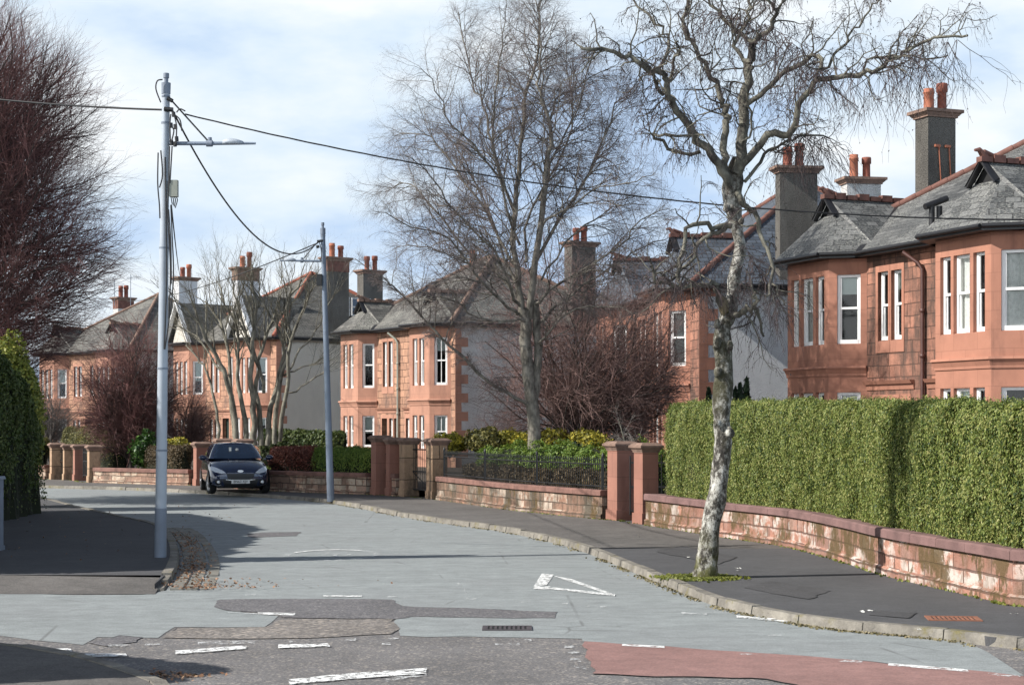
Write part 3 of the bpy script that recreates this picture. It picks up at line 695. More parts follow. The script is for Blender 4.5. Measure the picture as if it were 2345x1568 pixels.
# ------------------------------------------------------------------ sandstone villas
class House:
    def __init__(s,label,O,t,L,Dp,zb,zs,ze,pitch,mats,gable,roofm,ridgem,o=.36):
        s.O=Vector((O[0],O[1],0)); t=Vector((t[0],t[1],0)).normalized(); s.t=t; s.v=Vector((-t.y,t.x,0)); s.L=L; s.Dp=Dp
        s.zb,s.zs,s.ze,s.k,s.o=zb,zs,ze,pitch,o; s.ash,s.rub=mats; s.gm=gable; s.rm=roofm; s.gm2=ridgem
        c=s.P(L/2,Dp/2,0); s.rt=empty('stone_house',(c.x,c.y,zb),label,'house','sandstone villas along the street')
    def P(s,u,v,z): return s.O+s.t*u+s.v*v+Vector((0,0,z))
    def panel(s,mb,p0,p1,z0,z1,ops,rev=.2,m=0):
        """wall sheet p0->p1 seen from outside with p0 on the left; openings (a,b,za,zb)"""
        p0=Vector(p0); p1=Vector(p1); p0.z=p1.z=0; W=(p1-p0).length; d=(p1-p0)/W; n=nrm(d)   # inward
        X=sorted({0,W}|{x for o in ops for x in o[:2]}); Z=sorted({z0,z1}|{z for o in ops for z in o[2:4]})
        Q=lambda x,z,k=0: p0+d*x+n*k+Vector((0,0,z))
        for a,b in zip(X[:-1],X[1:]):
            for c,e in zip(Z[:-1],Z[1:]):
                xm,zm=(a+b)/2,(c+e)/2
                if any(o[0]<xm<o[1] and o[2]<zm<o[3] for o in ops): continue
                mb.face([Q(a,c),Q(b,c),Q(b,e),Q(a,e)],m)
        for a,b,c,e in [o[:4] for o in ops]:
            mb.face([Q(a,c),Q(a,e),Q(a,e,rev),Q(a,c,rev)],m); mb.face([Q(b,e),Q(b,c),Q(b,c,rev),Q(b,e,rev)],m)
            mb.face([Q(a,e),Q(b,e),Q(b,e,rev),Q(a,e,rev)],m)
            mb.face([Q(b,c),Q(a,c),Q(a,c+.05,rev),Q(b,c+.05,rev)],m)
        return p0,d,n
    def window(s,p0,d,n,op,rev=.2,style=0,blind=None,bars=False):
        a,b,c,e=op[:4]; Q=lambda x,z,k: p0+d*x+n*k+Vector((0,0,z)); f=MB(); r0=rev-.10
        w=.07 if b-a<.72 else .08
        def rect(x0,x1,z0,z1,k,th):
            f.hexa([Q(x0,z0,k),Q(x1,z0,k),Q(x1,z0,k+th),Q(x0,z0,k+th)],[Q(x0,z1,k),Q(x1,z1,k),Q(x1,z1,k+th),Q(x0,z1,k+th)])
        zm=c+(e-c)*.52
        rect(a,a+w,c+.005,e,r0,.12); rect(b-w,b,c+.005,e,r0,.12); rect(a+w,b-w,e-w,e,r0,.12); rect(a+w,b-w,c+.005,c+.12,r0-.01,.13)
        rect(a+w,b-w,zm-.03,zm+.03,r0+.012,.06)
        rect(a+w,a+w+.035,c+.12,zm-.03,r0+.045,.04); rect(b-w-.035,b-w,c+.12,zm-.03,r0+.045,.04)
        rect(a+w,a+w+.035,zm+.03,e-w,r0+.02,.04); rect(b-w-.035,b-w,zm+.03,e-w,r0+.02,.04)
        if bars:
            xm=(a+b)/2; rect(xm-.014,xm+.014,c+.12,e-w,r0+.03,.03)
        o=f.build('window',M['white'],s.rt)
        g=MB(); g.face([Q(a+w,c+.1,r0+.07),Q(b-w,c+.1,r0+.07),Q(b-w,zm,r0+.07),Q(a+w,zm,r0+.07)]); g.face([Q(a+w,zm,r0+.045),Q(b-w,zm,r0+.045),Q(b-w,e-w,r0+.045),Q(a+w,e-w,r0+.045)])
        g.build('pane',M['glass'],o)
        k=MB(); B=r0+.75
        k.face([Q(a,c,B),Q(b,c,B),Q(b,e,B),Q(a,e,B)]); 
        for x in(a,b): k.face([Q(x,c,rev),Q(x,e,rev),Q(x,e,B),Q(x,c,B)])
        k.face([Q(a,e,rev),Q(b,e,rev),Q(b,e,B),Q(a,e,B)]); k.face([Q(a,c,rev),Q(b,c,rev),Q(b,c,B),Q(a,c,B)])
        k.build('room',M['dark'],o)
        if style==1:
            q=R.random(); style,blind=(1,None) if q<.55 else ((2,R.uniform(.35,.75)) if q<.78 else (3,None))
        if style:
            cu=MB(); K=r0+.125
            if style==3: spans=[(a,a+(b-a)*.16),(b-(b-a)*.2,b)]
            elif style==2: spans=[(a,b)]
            else: spans=[(a,b)]
            for x0,x1 in spans:
                if style==2:
                    zl=c+(e-c)*(.2 if blind is None else blind); cu.face([Q(x0,zl,K),Q(x1,zl,K),Q(x1,e,K),Q(x0,e,K)])
                else:
                    m=max(4,int((x1-x0)/.035)); pts=[(x0+(x1-x0)*i/m,K+.018*math.sin(i*2.2)+.012*math.sin(i*.9)) for i in range(m+1)]
                    V=[];F=[]
                    for x,kk in pts: V+= [Q(x,c+.02,kk),Q(x,e,kk)]
                    for i in range(m): F.append([2*i,2*i+2,2*i+3,2*i+1])
                    cu.shared(V,F,0,True)
            cu.build('blind' if style==2 else 'curtain',M['curtain2'] if style==2 else M['curtain'],o)
    def ring(s,mb,pts,z0,z1,k0,k1,m=0):
        """moulding along a line of wall points, standing k proud (left->right)"""
        def off(k):
            q=[]
            for i,p in enumerate(pts):
                if i==0: d=(pts[1]-p); nn=nrm(d)*-k
                elif i==len(pts)-1: d=(p-pts[i-1]); nn=nrm(d)*-k
                else:
                    d1=(p-pts[i-1]).normalized(); d2=(pts[i+1]-p).normalized(); n1=nrm(d1); n2=nrm(d2); bb=(n1+n2).normalized(); nn=bb*(-k/max(.3,bb.dot(n1)))
                q.append(p+nn)
            return q
        A0,A1,I=off(k0),off(k1),off(-.05)
        U=lambda p,z: Vector((p.x,p.y,z))
        for i in range(len(pts)-1):
            j=i+1
            mb.face([U(A0[i],z0),U(A0[j],z0),U(A1[j],z1),U(A1[i],z1)],m); mb.face([U(A1[i],z1),U(A1[j],z1),U(I[j],z1),U(I[i],z1)],m); mb.face([U(A0[j],z0),U(A0[i],z0),U(I[i],z0),U(I[j],z0)],m)
        for e in(0,-1): mb.face([U(A0[e],z0),U(A1[e],z1),U(I[e],z1),U(I[e],z0)],m)
    def bay(s,u0,W,p,lights,styles,roof='hip',low=True,sides=(0,1),gz=1.8,cantstyle=1,cbars=False,cstyles=None):
        """canted bay whose foot starts at u0: cant p, front W, cant p"""
        ze=s.ze; wt=ze-.1
        pts=[s.P(u0,0,0),s.P(u0+p,-p,0),s.P(u0+p+W,-p,0),s.P(u0+2*p+W,0,0)]
        zu0,zu1=s.zs+.66,s.zs+.66+gz; zl1=s.zs-.58; zl0=s.zb+.75
        if zu1>wt-.3: zu1=wt-.3
        mb=MB(); wins=[]
        fo=[(a,b,zu0,zu1) for a,b in lights]+[(a,b,zl0,zl1) for a,b in lights]
        f=s.panel(mb,pts[1],pts[2],s.zb-.3,wt,fo,.19); wins+=[(f,o,styles[i%len(styles)]) for i,o in enumerate(fo)]
        cw=p*math.sqrt(2); ca,cb=cw*.22,cw*.84
        for side in(0,1):
            a,b=(pts[0],pts[1]) if side==0 else (pts[2],pts[3])
            if side in sides:
                q=(cw-cb,cw-ca) if side==0 else (ca,cb)
                co=[(q[0],q[1],zu0,zu1),(q[0],q[1],zl0,zl1)]; f=s.panel(mb,a,b,s.zb-.3,wt,co,.16)
                cs=cstyles or (cantstyle,cantstyle)
                wins+=[(f,o,cs[i],.16) for i,o in enumerate(co)]
            else: s.panel(mb,a,b,s.zb-.3,wt,[],.2)
        s.bays.append((u0,W,p)); s.bayw=mb
        o=mb.build('bay',s.ash,s.rt)
        sc=MB(); s.ring(sc,pts,s.zs-.10,s.zs+.04,.03,.09); s.ring(sc,pts,s.zs+.04,s.zs+.10,.12,.10); s.ring(sc,pts,s.zs-.16,s.zs-.10,.03,.03)
        sc.build('string_course',s.strc,o)
        for w in wins:
            f,op,st=w[:3]; st2=st; bl=None
            if isinstance(st,tuple): st2,bl=st
            s.window(f[0],f[1],f[2],op,w[3] if len(w)>3 else .19,st2,bl,cbars and len(w)>3)
        # roof over the bay
        oo=s.o; uc=u0+p+W/2; k41=.41*oo; rf=MB(); un=MB()
        A0=s.P(u0-1.2*oo,.15,ze); F0=s.P(u0+p-k41,-p-oo,ze); F1=s.P(u0+p+W+k41,-p-oo,ze); A1=s.P(u0+2*p+W+1.2*oo,.15,ze)
        zr=ze+s.k*(s.bayrun); vr=s.bayrun-oo
        if roof=='hip':
            gv=-p+.67; zg=zr-.46; gw=.46
            R0=s.P(uc,gv,zr); R1=s.P(uc,vr+.1,zr); GL=s.P(uc-gw,gv,zg); GR=s.P(uc+gw,gv,zg)
            rf.face([F0,F1,GR,GL]); rf.face([A0,F0,GL]); rf.face([F1,A1,GR])
            rf.face([A0,GL,R0]); rf.face([A0,R0,R1]); rf.face([A1,R0,GR]); rf.face([A1,R1,R0])
        else:
            gv=-p-.1; R0=s.P(uc,gv-.15,zr); R1=s.P(uc,vr+.1,zr); E0=s.P(u0+p-.5,gv-.15,ze); E1=s.P(u0+p+W+.5,gv-.15,ze); B0=s.P(u0+p-.5,1,ze); B1=s.P(u0+p+W+.5,1,ze)
            rf.face([E0,R0,R1,B0]); rf.face([E1,B1,R1,R0])
        dz=Vector((0,0,-.13)); lo=[A0,F0,F1,A1]
        un.face([q+dz for q in reversed(lo)])
        for i in range(3): un.face([lo[i]+dz,lo[i+1]+dz,lo[i+1],lo[i]])
        b=rf.build('bay_roof',s.rm,s.rt); un.build('eaves_board',M['gutter'],b)
        gt=MB()
        for i in range(3):
            d=(lo[i+1]-lo[i]).normalized(); nn=nrm(d)*-.05; gt.tube([lo[i]+nn+Vector((0,0,-.03)),lo[i+1]+nn+Vector((0,0,-.03))],.055,6)
        gt.build('gutter',M['gutter'],b)
        if roof=='hip':
            gb=MB(); up=Vector((0,0,.03)); nf=s.v*-.22
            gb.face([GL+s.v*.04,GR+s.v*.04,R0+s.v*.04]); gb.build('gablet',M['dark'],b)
            gb=MB(); gb.bar(GL+nf*.6-s.t*.06+Vector((0,0,-.08)),R0+nf*.6+up,.05,.13,up=s.v); gb.bar(GR+nf*.6+s.t*.06+Vector((0,0,-.08)),R0+nf*.6+up,.05,.13,up=s.v)
            gb.face([GL+nf-s.t*.1+Vector((0,0,-.06)),R0+nf+up,R0+up,GL+up]); gb.face([R0+nf+up,GR+nf+s.t*.1+Vector((0,0,-.06)),GR+up,R0+up]); gb.build('bargeboard',M['gutter'],b)
            rg=MB(); n=7; RR=R0+nf
            for i in range(n):
                a=RR.lerp(R1,i/n); c=RR.lerp(R1,(i+1)/n-.02); h=.05 if i%2 else 0
                rg.bar(a+Vector((0,0,.05+h/2)),c+Vector((0,0,.05+h/2)),.2,.12+h)
            # cresting finial: rearing beast shape, built as a tapering curved neck
            rg.tube([RR+Vector((0,0,.05))+s.v*.22,RR+Vector((0,0,.17))+s.v*.10,RR+Vector((0,0,.27))-s.v*.0,RR+Vector((0,0,.25))-s.v*.12],[.09,.08,.06,.03],8)
            rg.tube([RR+Vector((0,0,.22))+s.v*.12,RR+Vector((0,0,.14))+s.v*.42],[.07,.05],6)
            rg.build('ridge_tiles',s.gm2,b)
            vl=MB(); 
            vl.bar(s.P(uc,vr,zr+.02),s.P(u0+2*p+W+.45*oo,-oo+.02,ze+.03),.16,.03); vl.build('valley_gutter',M['gutter'],b)
        else:
            gb=MB(); gp=[s.P(u0+p-.1,-p+.0,ze-.1),s.P(u0+p+W+.1,-p+.0,ze-.1),s.P(uc,-p+.0,zr-.05)]; gb.face(gp); gb.build('gable',M['cream'],b)
            bb=MB(); 
            for e in(E0,E1): bb.bar(e+Vector((0,0,-.02)),R0+Vector((0,0,.02)),.05,.24,up=s.v)
            bb.build('bargeboard',M['white'],b)
    def frontwall(s,segs,hood=None):
        """segs (u0,u1,[openings],[styles])"""
        wt=s.ze-.1; ws=[]
        for u0,u1,ops,sty in segs:
            mb=MB(); sur=MB()
            f=s.panel(mb,s.P(u0,0,0),s.P(u1,0,0),s.zb-.3,wt,ops,.19)
            for o,st in zip(ops,sty): ws.append((f,o,st))
            for o in ops:
                Q=lambda x,z,k: f[0]+f[1]*x+f[2]*k+Vector((0,0,z))
                a,b,c,e=o; m=.10; pr=-.018
                for (x0,x1,z0,z1) in ((a-m,a,c-.3,e+m+.06),(b,b+m,c-.3,e+m+.06),(a,b,e,e+m+.06),(a,b,c-.3,c)):
                    sur.hexa([Q(x0,z0,pr),Q(x1,z0,pr),Q(x1,z0,.1),Q(x0,z0,.1)],[Q(x0,z1,pr),Q(x1,z1,pr),Q(x1,z1,.1),Q(x0,z1,.1)])
            o=mb.build('front_wall',s.rub,s.rt)
            if sur.f: sur.build('window_surround',s.ash,o)
        for f,op,st in ws: 
            if st=='door':
                b=MB(); Q=lambda x,z,k: f[0]+f[1]*x+f[2]*k+Vector((0,0,z)); a,b_,c,e=op
                b.hexa([Q(a,c,.2),Q(b_,c,.2),Q(b_,c,.26),Q(a,c,.26)],[Q(a,e,.2),Q(b_,e,.2),Q(b_,e,.26),Q(a,e,.26)]); b.build('door',M['door'],s.rt)
            else: s.window(f[0],f[1],f[2],op,.19,st)
        if hood:
            h=MB(); 
            for u0,u1,z in hood:
                s.ring(h,[s.P(u0,0,0),s.P(u1,0,0)],z,z+.09,.10,.16); s.ring(h,[s.P(u0,0,0),s.P(u1,0,0)],z-.14,z-.002,.03,.05)
            h.build('door_hood',s.ash,s.rt)
    def gables(s,quoins=True,mat=None):
        wt=s.ze-.1; mb=MB()
        s.panel(mb,s.P(s.L,0,0),s.P(s.L,s.Dp,0),s.zb-.3,wt,[]); s.panel(mb,s.P(0,s.Dp,0),s.P(0,0,0),s.zb-.3,wt,[]); s.panel(mb,s.P(s.L,s.Dp,0),s.P(0,s.Dp,0),s.zb-.3,wt,[])
        mb.build('gable_wall',s.gm,s.rt)
        if quoins:
            q=MB(); z=s.zb; i=0
            while z<wt-.2:
                w=.62 if i%2 else .30
                q.hexa([s.P(s.L-.002,.0,z),s.P(s.L+.02,.0,z),s.P(s.L+.02,w,z),s.P(s.L-.1,w,z)],[s.P(s.L-.002,.0,z+.38),s.P(s.L+.02,.0,z+.38),s.P(s.L+.02,w,z+.38),s.P(s.L-.1,w,z+.38)]); z+=.385; i+=1
            q.build('quoins',s.ash,s.rt)
    def roof(s,skew=None):
        ze,o,k=s.ze,s.o,s.k; u0,u1,v0,v1=-o,s.L+o,-o,s.Dp+o; h=min((v1-v0),(u1-u0))/2; zr=ze+k*h
        a,b,c,d=s.P(u0,v0,ze),s.P(u1,v0,ze),s.P(u1,v1,ze),s.P(u0,v1,ze); vm=(v0+v1)/2
        r0,r1=s.P(u0+h,vm,zr),s.P(u1-h-.001,vm,zr)
        mb=MB(); mb.face([a,b,r1,r0]); mb.face([b,c,r1]); mb.face([c,d,r0,r1]); mb.face([d,a,r0]); o1=mb.build('roof',s.rm,s.rt)
        un=MB(); dz=Vector((0,0,-.13)); q=[a,b,c,d]; un.face([x+dz for x in reversed(q)])
        for i in range(4): un.face([q[i]+dz,q[(i+1)%4]+dz,q[(i+1)%4],q[i]])
        un.build('eaves_board',M['gutter'],o1)
        g=MB()
        for i in range(4):
            p,e=q[i],q[(i+1)%4]; d_=(e-p).normalized(); nn=nrm(d_)*-.05; g.tube([p+nn+Vector((0,0,-.03)),e+nn+Vector((0,0,-.03))],.055,6)
        g.build('gutter',M['gutter'],o1)
        rt=MB()
        for p,e in((a,r0),(b,r1),(c,r1),(d,r0),(r0,r1)):
            n=max(2,int((e-p).length/.45)); 
            for i in range(n):
                x=p.lerp(e,i/n); y=p.lerp(e,(i+.97)/n); rt.tube([x+Vector((0,0,.02)),y+Vector((0,0,.035))],.105,7)
        rt.build('ridge_tiles',s.gm2,o1); s.zr=zr; return o1
    def chimney(s,u,v,su,sv,zcap,zbot,mat,pots=((-.22,.62,0),(.22,.8,1)),capm=None,potm=None,pipes=False,band=None):
        c=s.P(u,v,0); mb=MB(); mb.box(c,s.t,s.v,su/2,sv/2,zbot,zcap-.22); o=mb.build('chimney',mat,s.rt)
        k=MB(); z=zcap-.22
        k.box(c,s.t,s.v,su/2+.05,sv/2+.05,z,z+.05); k.box(c,s.t,s.v,su/2+.07,sv/2+.07,z+.05,z+.13,0,1.13); k.box(c,s.t,s.v,su/2+.17,sv/2+.17,z+.13,z+.22); k.build('cap',capm or M['cap'],o)
        if band: 
            bn=MB(); bn.box(c,s.t,s.v,su/2+.02,sv/2+.02,zcap-.75,zcap-.22); bn.build('band',band,o)
        for i,(dv,h,style) in enumerate(pots):
            q=s.P(u,v+dv,zcap); m=MB()
            if style==1: pr=[(.15,0),(.135,.05),(.13,h*.68),(.165,h*.70),(.165,h*.94),(.15,h),(.11,h-.01)]
            else: pr=[(.16,0),(.15,.05),(.145,h*.78),(.165,h*.8),(.165,h*.86),(.145,h*.88),(.15,h),(.10,h-.01)]
            m.lathe(q,pr,14); m.build('chimney_pot',(potm or [M['pot'],M['pot2']])[i%2],o)
        if pipes:
            m=MB()
            for dv in(-.12,.22):
                x=s.P(u+su/2+.03,v+dv,0); m.tube([x+Vector((0,0,zcap-1.05)),x+s.v*.12+Vector((0,0,zcap-2.9))],.02,6); m.box(x-s.v*.05,s.t,s.v,.035,.09,zcap-1.07,zcap-1.0)
            m.build('flue_pipe',M['pot'],o)
        return o
    def pipe(s,u,v,z0,z1,mat,jog=True):
        m=MB(); r=.05
        pts=[s.P(u,v-.09,z0),s.P(u,v-.09,z1-.55)]
        if jog: pts+=[s.P(u-.1,v-.15,z1-.38),s.P(u-.42,v-.36,z1-.1)]
        else: pts+=[s.P(u,v-.09,z1)]
        m.tube(pts,r,8)
        z=z0
        while z<z1-.7: m.lathe(s.P(u,v-.09,z),[(.05,0),(.068,.01),(.068,.09),(.05,.1)],8,top=False); z+=1.1
        m.build('downpipe',mat,s.rt)
def newhouse(*a,strc=None,bayrun=2.55,**k):
    h=House(*a,**k); h.bays=[]; h.strc=strc or h.ash; h.bayrun=bayrun; return h

# --- the near house on the right
h=newhouse('near red sandstone villa behind the conifer hedge, tall roughcast chimney above grey slates',(7.88,46.46),(.3586,-.9335),10.83,10,.35,3.5,6.5,.63,(M['ashlar'],M['rubble']),M['harlgrey'],M['slate'],M['ridge'])
l3=[(.19,.59),(.70,1.31),(1.44,1.86)]
h.bay(0,2.08,.70,l3,[1,1,0],sides=(1,),cantstyle=1); h.bay(6.75,2.08,.70,l3,[0,1,1],sides=(0,1),cstyles=(1,0))
h.frontwall([(3.48,6.75,[(.53,.99,4.2,5.95),(1.12,1.58,4.2,5.95),(.35,.95,1.0,2.68),(1.1,1.42,1.2,2.68),(1.55,1.87,1.2,2.68),(2.95,3.1,1.6,2.62)],[0,1,'door',0,0,0]),(10.23,10.83,[],[])],hood=[(3.5,5.6,3.1),(6.15,6.73,3.1)])
h.gables(False); h.roof(); h.chimney(.42,4.25,.62,.92,10.95,7.2,M['roughcast'],pipes=True); h.pipe(6.05,0,.4,6.4,M['redpipe'])
v=MB()
for dv in(.42,.64): v.tube([h.P(5.71,dv,6.7),h.P(5.71,dv,7.46)],.075,8)
v.tube([h.P(5.71,.22,7.42),h.P(5.71,.86,7.66)],.08,8); v.build('vent_pipe',M['gutter'],h.rt)

# --- white-harled neighbour behind the street birch
t3=(.17,-.985); tt=Vector((t3[0],t3[1],0)).normalized(); O3=Vector((5.9,53,0))-tt*13.3
h=newhouse('sandstone villa with white harled side wall and blue slates behind the street birch',(O3.x,O3.y),t3,13.3,10.9,.35,3.3,6.5,.70,(M['ashlar'],M['rubble']),M['harlwhite'],M['slate2'],M['ridge'])
h.bay(9.05,1.85,.70,[(.16,.52),(.64,1.18),(1.30,1.66)],[1,0,1]); h.bay(1.0,1.85,.70,[(.16,.52),(.64,1.18),(1.30,1.66)],[1,0,1])
h.frontwall([(0,1.0,[],[]),(4.25,9.05,[(1.2,1.7,4.1,5.8),(1.85,2.35,4.1,5.8),(3.2,3.7,4.1,5.8),(1.3,2.1,.9,2.6),(3.1,3.7,1.1,2.6)],[1,0,1,'door',1]),(12.3,13.3,[],[])],hood=[(5.2,7.8,3.0)])
h.gables(True); h.roof(); h.chimney(13.2,3.25,.45,1.25,10.3,6.2,M['roughcast'],pots=((-.3,.62,0),(.1,.75,1)),potm=[M['pot2'],M['pot2']])
h.chimney(10.2,6.6,.6,1.2,10.45,8,M['harlgrey'],pots=((-.25,.8,0),(.2,.72,1)))
h.pipe(13.37,4.6,.3,6.4,M['white'],False)
for k in(0,):
    m=MB(); c=h.P(13.66,3.9,0)
    r=h.k; q=[h.P(12.2,5.0,6.5+r*(13.3+.36-12.2)+.12),h.P(12.2,5.9,6.5+r*(13.66-12.2)+.12),h.P(11.3,5.9,6.5+r*(13.66-11.3)+.12),h.P(11.3,5.0,6.5+r*(13.66-11.3)+.12)]
    m.face(q); sk=m.build('roof_window',M['skylight'],h.rt); f=MB()
    for i in range(4): f.bar(q[i],q[(i+1)%4],.07,.1)
    f.build('frame',M['white'],sk)
# --- middle house seen between the two poles and the garden birch
t2=Vector((.53,-.848,0)).normalized(); v2=Vector((-t2.y,t2.x,0)); O2=Vector((-3.44,70,0))-t2*9.0+v2*.65
h=newhouse('pink sandstone villa with quoined grey side wall between bluish pole and garden birch',(O2.x,O2.y),(t2.x,t2.y),10.0,9.4,.3,3.05,6.3,.66,(M['ashlar2'],M['rubble2']),M['harlgrey'],M['slate3'],M['cap'],bayrun=2.1)
l2=[(.28,.70),(.86,1.30)]
h.bay(0,1.75,.65,l2,[1,1],sides=(1,),gz=2.0,cstyles=(3,(2,.45)),cantstyle=0); h.bay(6.6,1.75,.65,l2,[1,1],sides=(0,1),gz=2.0,cstyles=((2,.72),(2,.3)),cbars=True)
h.frontwall([(3.05,6.6,[(.55,.95,3.75,5.75),(1.1,1.5,3.75,5.75),(.45,.95,.8,2.35),(1.15,1.5,.8,2.35),(1.62,1.95,.8,2.35),(2.7,3.1,.8,2.35)],[1,1,'door',1,1,1]),(9.65,10.0,[],[])],hood=[(3.1,5.1,2.72),(5.6,6.55,2.72)])
h.gables(True); h.roof(); h.chimney(9.8,6.4,.6,1.25,10.0,6.2,M['roughcast'],pots=((-.2,.6,1),(.2,.7,1)),potm=[M['pot2'],M['pot2']]); h.chimney(.3,6.6,.55,.6,9.75,6.4,M['roughcast'],pots=((0,.75,0),)); h.pipe(5.15,0,.3,6.2,M['boxgrey'])
sk=MB(); q=[h.P(3.3,1.9,7.95),h.P(3.75,1.9,7.95),h.P(3.75,2.7,8.55),h.P(3.3,2.7,8.55)]; sk.face(q); o=sk.build('roof_window',M['skylight'],h.rt); f=MB()
for i in range(4): f.bar(q[i],q[(i+1)%4],.06,.1)
f.build('frame',M['gutter'],o)
# --- house behind the pollarded tree, cream gable and white bargeboards
t1=Vector((.62,-.785,0)).normalized(); v1=Vector((-t1.y,t1.x,0)); O1=Vector((-11.8,84,0))-t1*10.6
h=newhouse('villa with cream side wall and white bargeboards behind the many-stemmed pollard',(O1.x,O1.y),(t1.x,t1.y),10.6,10.6,.2,3.0,6.45,.68,(M['ashlar2'],M['rubble2']),M['cream'],M['slate3'],M['ridge2'],bayrun=3.2)
h.bay(.1,1.8,.65,[(.2,.55),(.72,1.08),(1.25,1.6)],[1,1,1],roof='gable',sides=(1,),cstyles=(1,1)); h.bay(6.9,1.8,.65,[(.2,.55),(.72,1.08),(1.25,1.6)],[1,1,1],roof='gable',sides=(1,),cstyles=(1,1))
h.frontwall([(3.2,6.9,[(.6,1.0,3.75,5.6),(1.15,1.55,3.75,5.6),(2.6,3.0,3.75,5.6),(.5,.85,.8,2.35),(1.0,1.35,.8,2.35),(1.9,2.6,.6,2.4)],[1,1,1,1,1,'door']),(10.0,10.6,[],[])],hood=[(3.4,6.2,2.75)])
h.gables(True); h.roof(); h.chimney(10.45,3.6,.5,1.3,10.65,6.2,M['roughcast'],pots=((-.22,.72,0),(.3,.62,1)),band=M['ridge']); h.chimney(8.2,7.2,.6,1.25,10.35,8,M['roughcast'],pots=((-.2,.75,1),(.3,.8,1)),potm=[M['pot2'],M['pot2']]); h.chimney(.2,4.1,.6,1.35,10.9,6.2,M['harlwhite'],pots=((-.2,.65,0),(.25,.9,1)),band=M['cap'])
h.pipe(10.67,4.6,.2,6.3,M['white'],False)
ar=MB(); N_=14
for i in range(N_):
    a0,a1=math.pi*i/N_,math.pi*(i+1)/N_
    q=lambda r,a,k: h.P(10.6+k,2.6-r*math.cos(a)*1.0,.95+r*math.sin(a))
    ar.hexa([q(.45,a0,-.05),q(.68,a0,-.05),q(.68,a1,-.05),q(.45,a1,-.05)],[q(.45,a0,.06),q(.68,a0,.06),q(.68,a1,.06),q(.45,a1,.06)])
arch=ar.build('arch_surround',M['harlwhite'],h.rt); m=MB(); m.face([h.P(10.61,2.6-.45*math.cos(math.pi*i/12),.95+.45*math.sin(math.pi*i/12)) for i in range(13)]+[h.P(10.61,3.05,.2),h.P(10.61,2.15,.2)]); m.build('arch_opening',M['dark'],arch)
dm=MB()   # dormer on the side slope
q=[h.P(9.3,5.2,7.75),h.P(9.3,6.6,7.75),h.P(9.3,6.6,8.75),h.P(9.3,5.2,8.75)]; dm.face(q); w=[p-h.t*2.0 for p in q]
dm.face([q[3],q[2],w[2]+Vector((0,0,.2)),w[3]+Vector((0,0,.2))]); dm.face([q[0],q[3],w[3],w[0]]); dm.face([q[2],q[1],w[1],w[2]]); d=dm.build('dormer',M['slate2'],h.rt); f=MB()
for z in(7.8,8.25,8.7): f.bar(h.P(9.34,5.3,z),h.P(9.34,6.5,z),.05,.08)
for vv in(5.3,6.5): f.bar(h.P(9.34,vv,7.8),h.P(9.34,vv,8.7),.05,.08)
f.build('frame',M['harlgrey'],d); f=MB(); f.face([h.P(9.33,5.3,7.8),h.P(9.33,6.5,7.8),h.P(9.33,6.5,8.7),h.P(9.33,5.3,8.7)]); f.build('pane',M['carglass'],d)
# --- far-left house behind the red-twigged trees
t0=Vector((.70,-.71,0)).normalized(); O0=Vector((-22.2,98,0))-t0*10.4
h=newhouse('farthest villa at the left, behind the dark-red twiggy tree and the grey pole',(O0.x,O0.y),(t0.x,t0.y),10.4,10.4,.2,3.0,6.45,.68,(M['ashlar2'],M['rubble2']),M['harlgrey'],M['slate3'],M['cap'],bayrun=2.3)
h.bay(.2,1.8,.65,[(.2,.55),(.72,1.08),(1.25,1.6)],[1,1,1],sides=(1,),cstyles=((2,.5),1)); h.bay(6.8,1.8,.65,[(.2,.55),(.72,1.08),(1.25,1.6)],[1,1,1],sides=(1,))
h.frontwall([(0,.2,[],[]),(3.3,6.8,[(.6,1.0,3.75,5.6),(1.15,1.55,3.75,5.6),(2.5,2.9,3.75,5.6),(.5,.85,.8,2.35),(1.0,1.35,.8,2.35),(1.9,2.6,.6,2.4)],[1,1,1,1,1,'door']),(9.9,10.4,[],[])],hood=[(3.5,6.3,2.75)])
h.gables(True); h.roof(); h.chimney(10.1,3.9,.6,1.3,10.9,6.2,M['harlwhite'],pots=((-.2,.6,0),(.25,.8,1)),potm=[M['pot2'],M['pot']]); h.chimney(.4,5.6,.6,1.15,10.3,6.2,M['harlgrey'],pots=((-.2,.75,0),(.2,.8,1)),potm=[M['pot2'],M['pot2']],band=M['ridge'])
# ------------------------------------------------------------------ trees
def rv(): return Vector((R.gauss(0,1),R.gauss(0,1),R.gauss(0,1)))
def turn(d,ang):
    a=d.cross(rv())
    if a.length<1e-5: a=Vector((1,0,0))
    return Matrix.Rotation(ang,3,a.normalized())@d
def ramify(tb,p,d,L,r,lvl,S,env=None):
    s=S[lvl]; n=s['n']; pts=[p.copy()]; q=p.copy(); dd=d.normalized(); ds=[dd]
    for i in range(n):
        dd=(dd+rv()*s['wob']+Vector((0,0,s['g']*(1+i*s.get('gi',0))))).normalized(); q=q+dd*(L/n); pts.append(q.copy()); ds.append(dd)
        if env and i>0 and not env(q): break
    k=len(pts); tip=s.get('tip',.35); rr=[r*(1-(1-tip)*i/(k-1)) for i in range(k)]
    s['tb'].add(pts,rr,s['sides'])
    if lvl+1<len(S): kids(pts,ds,rr,L,lvl,S,env)
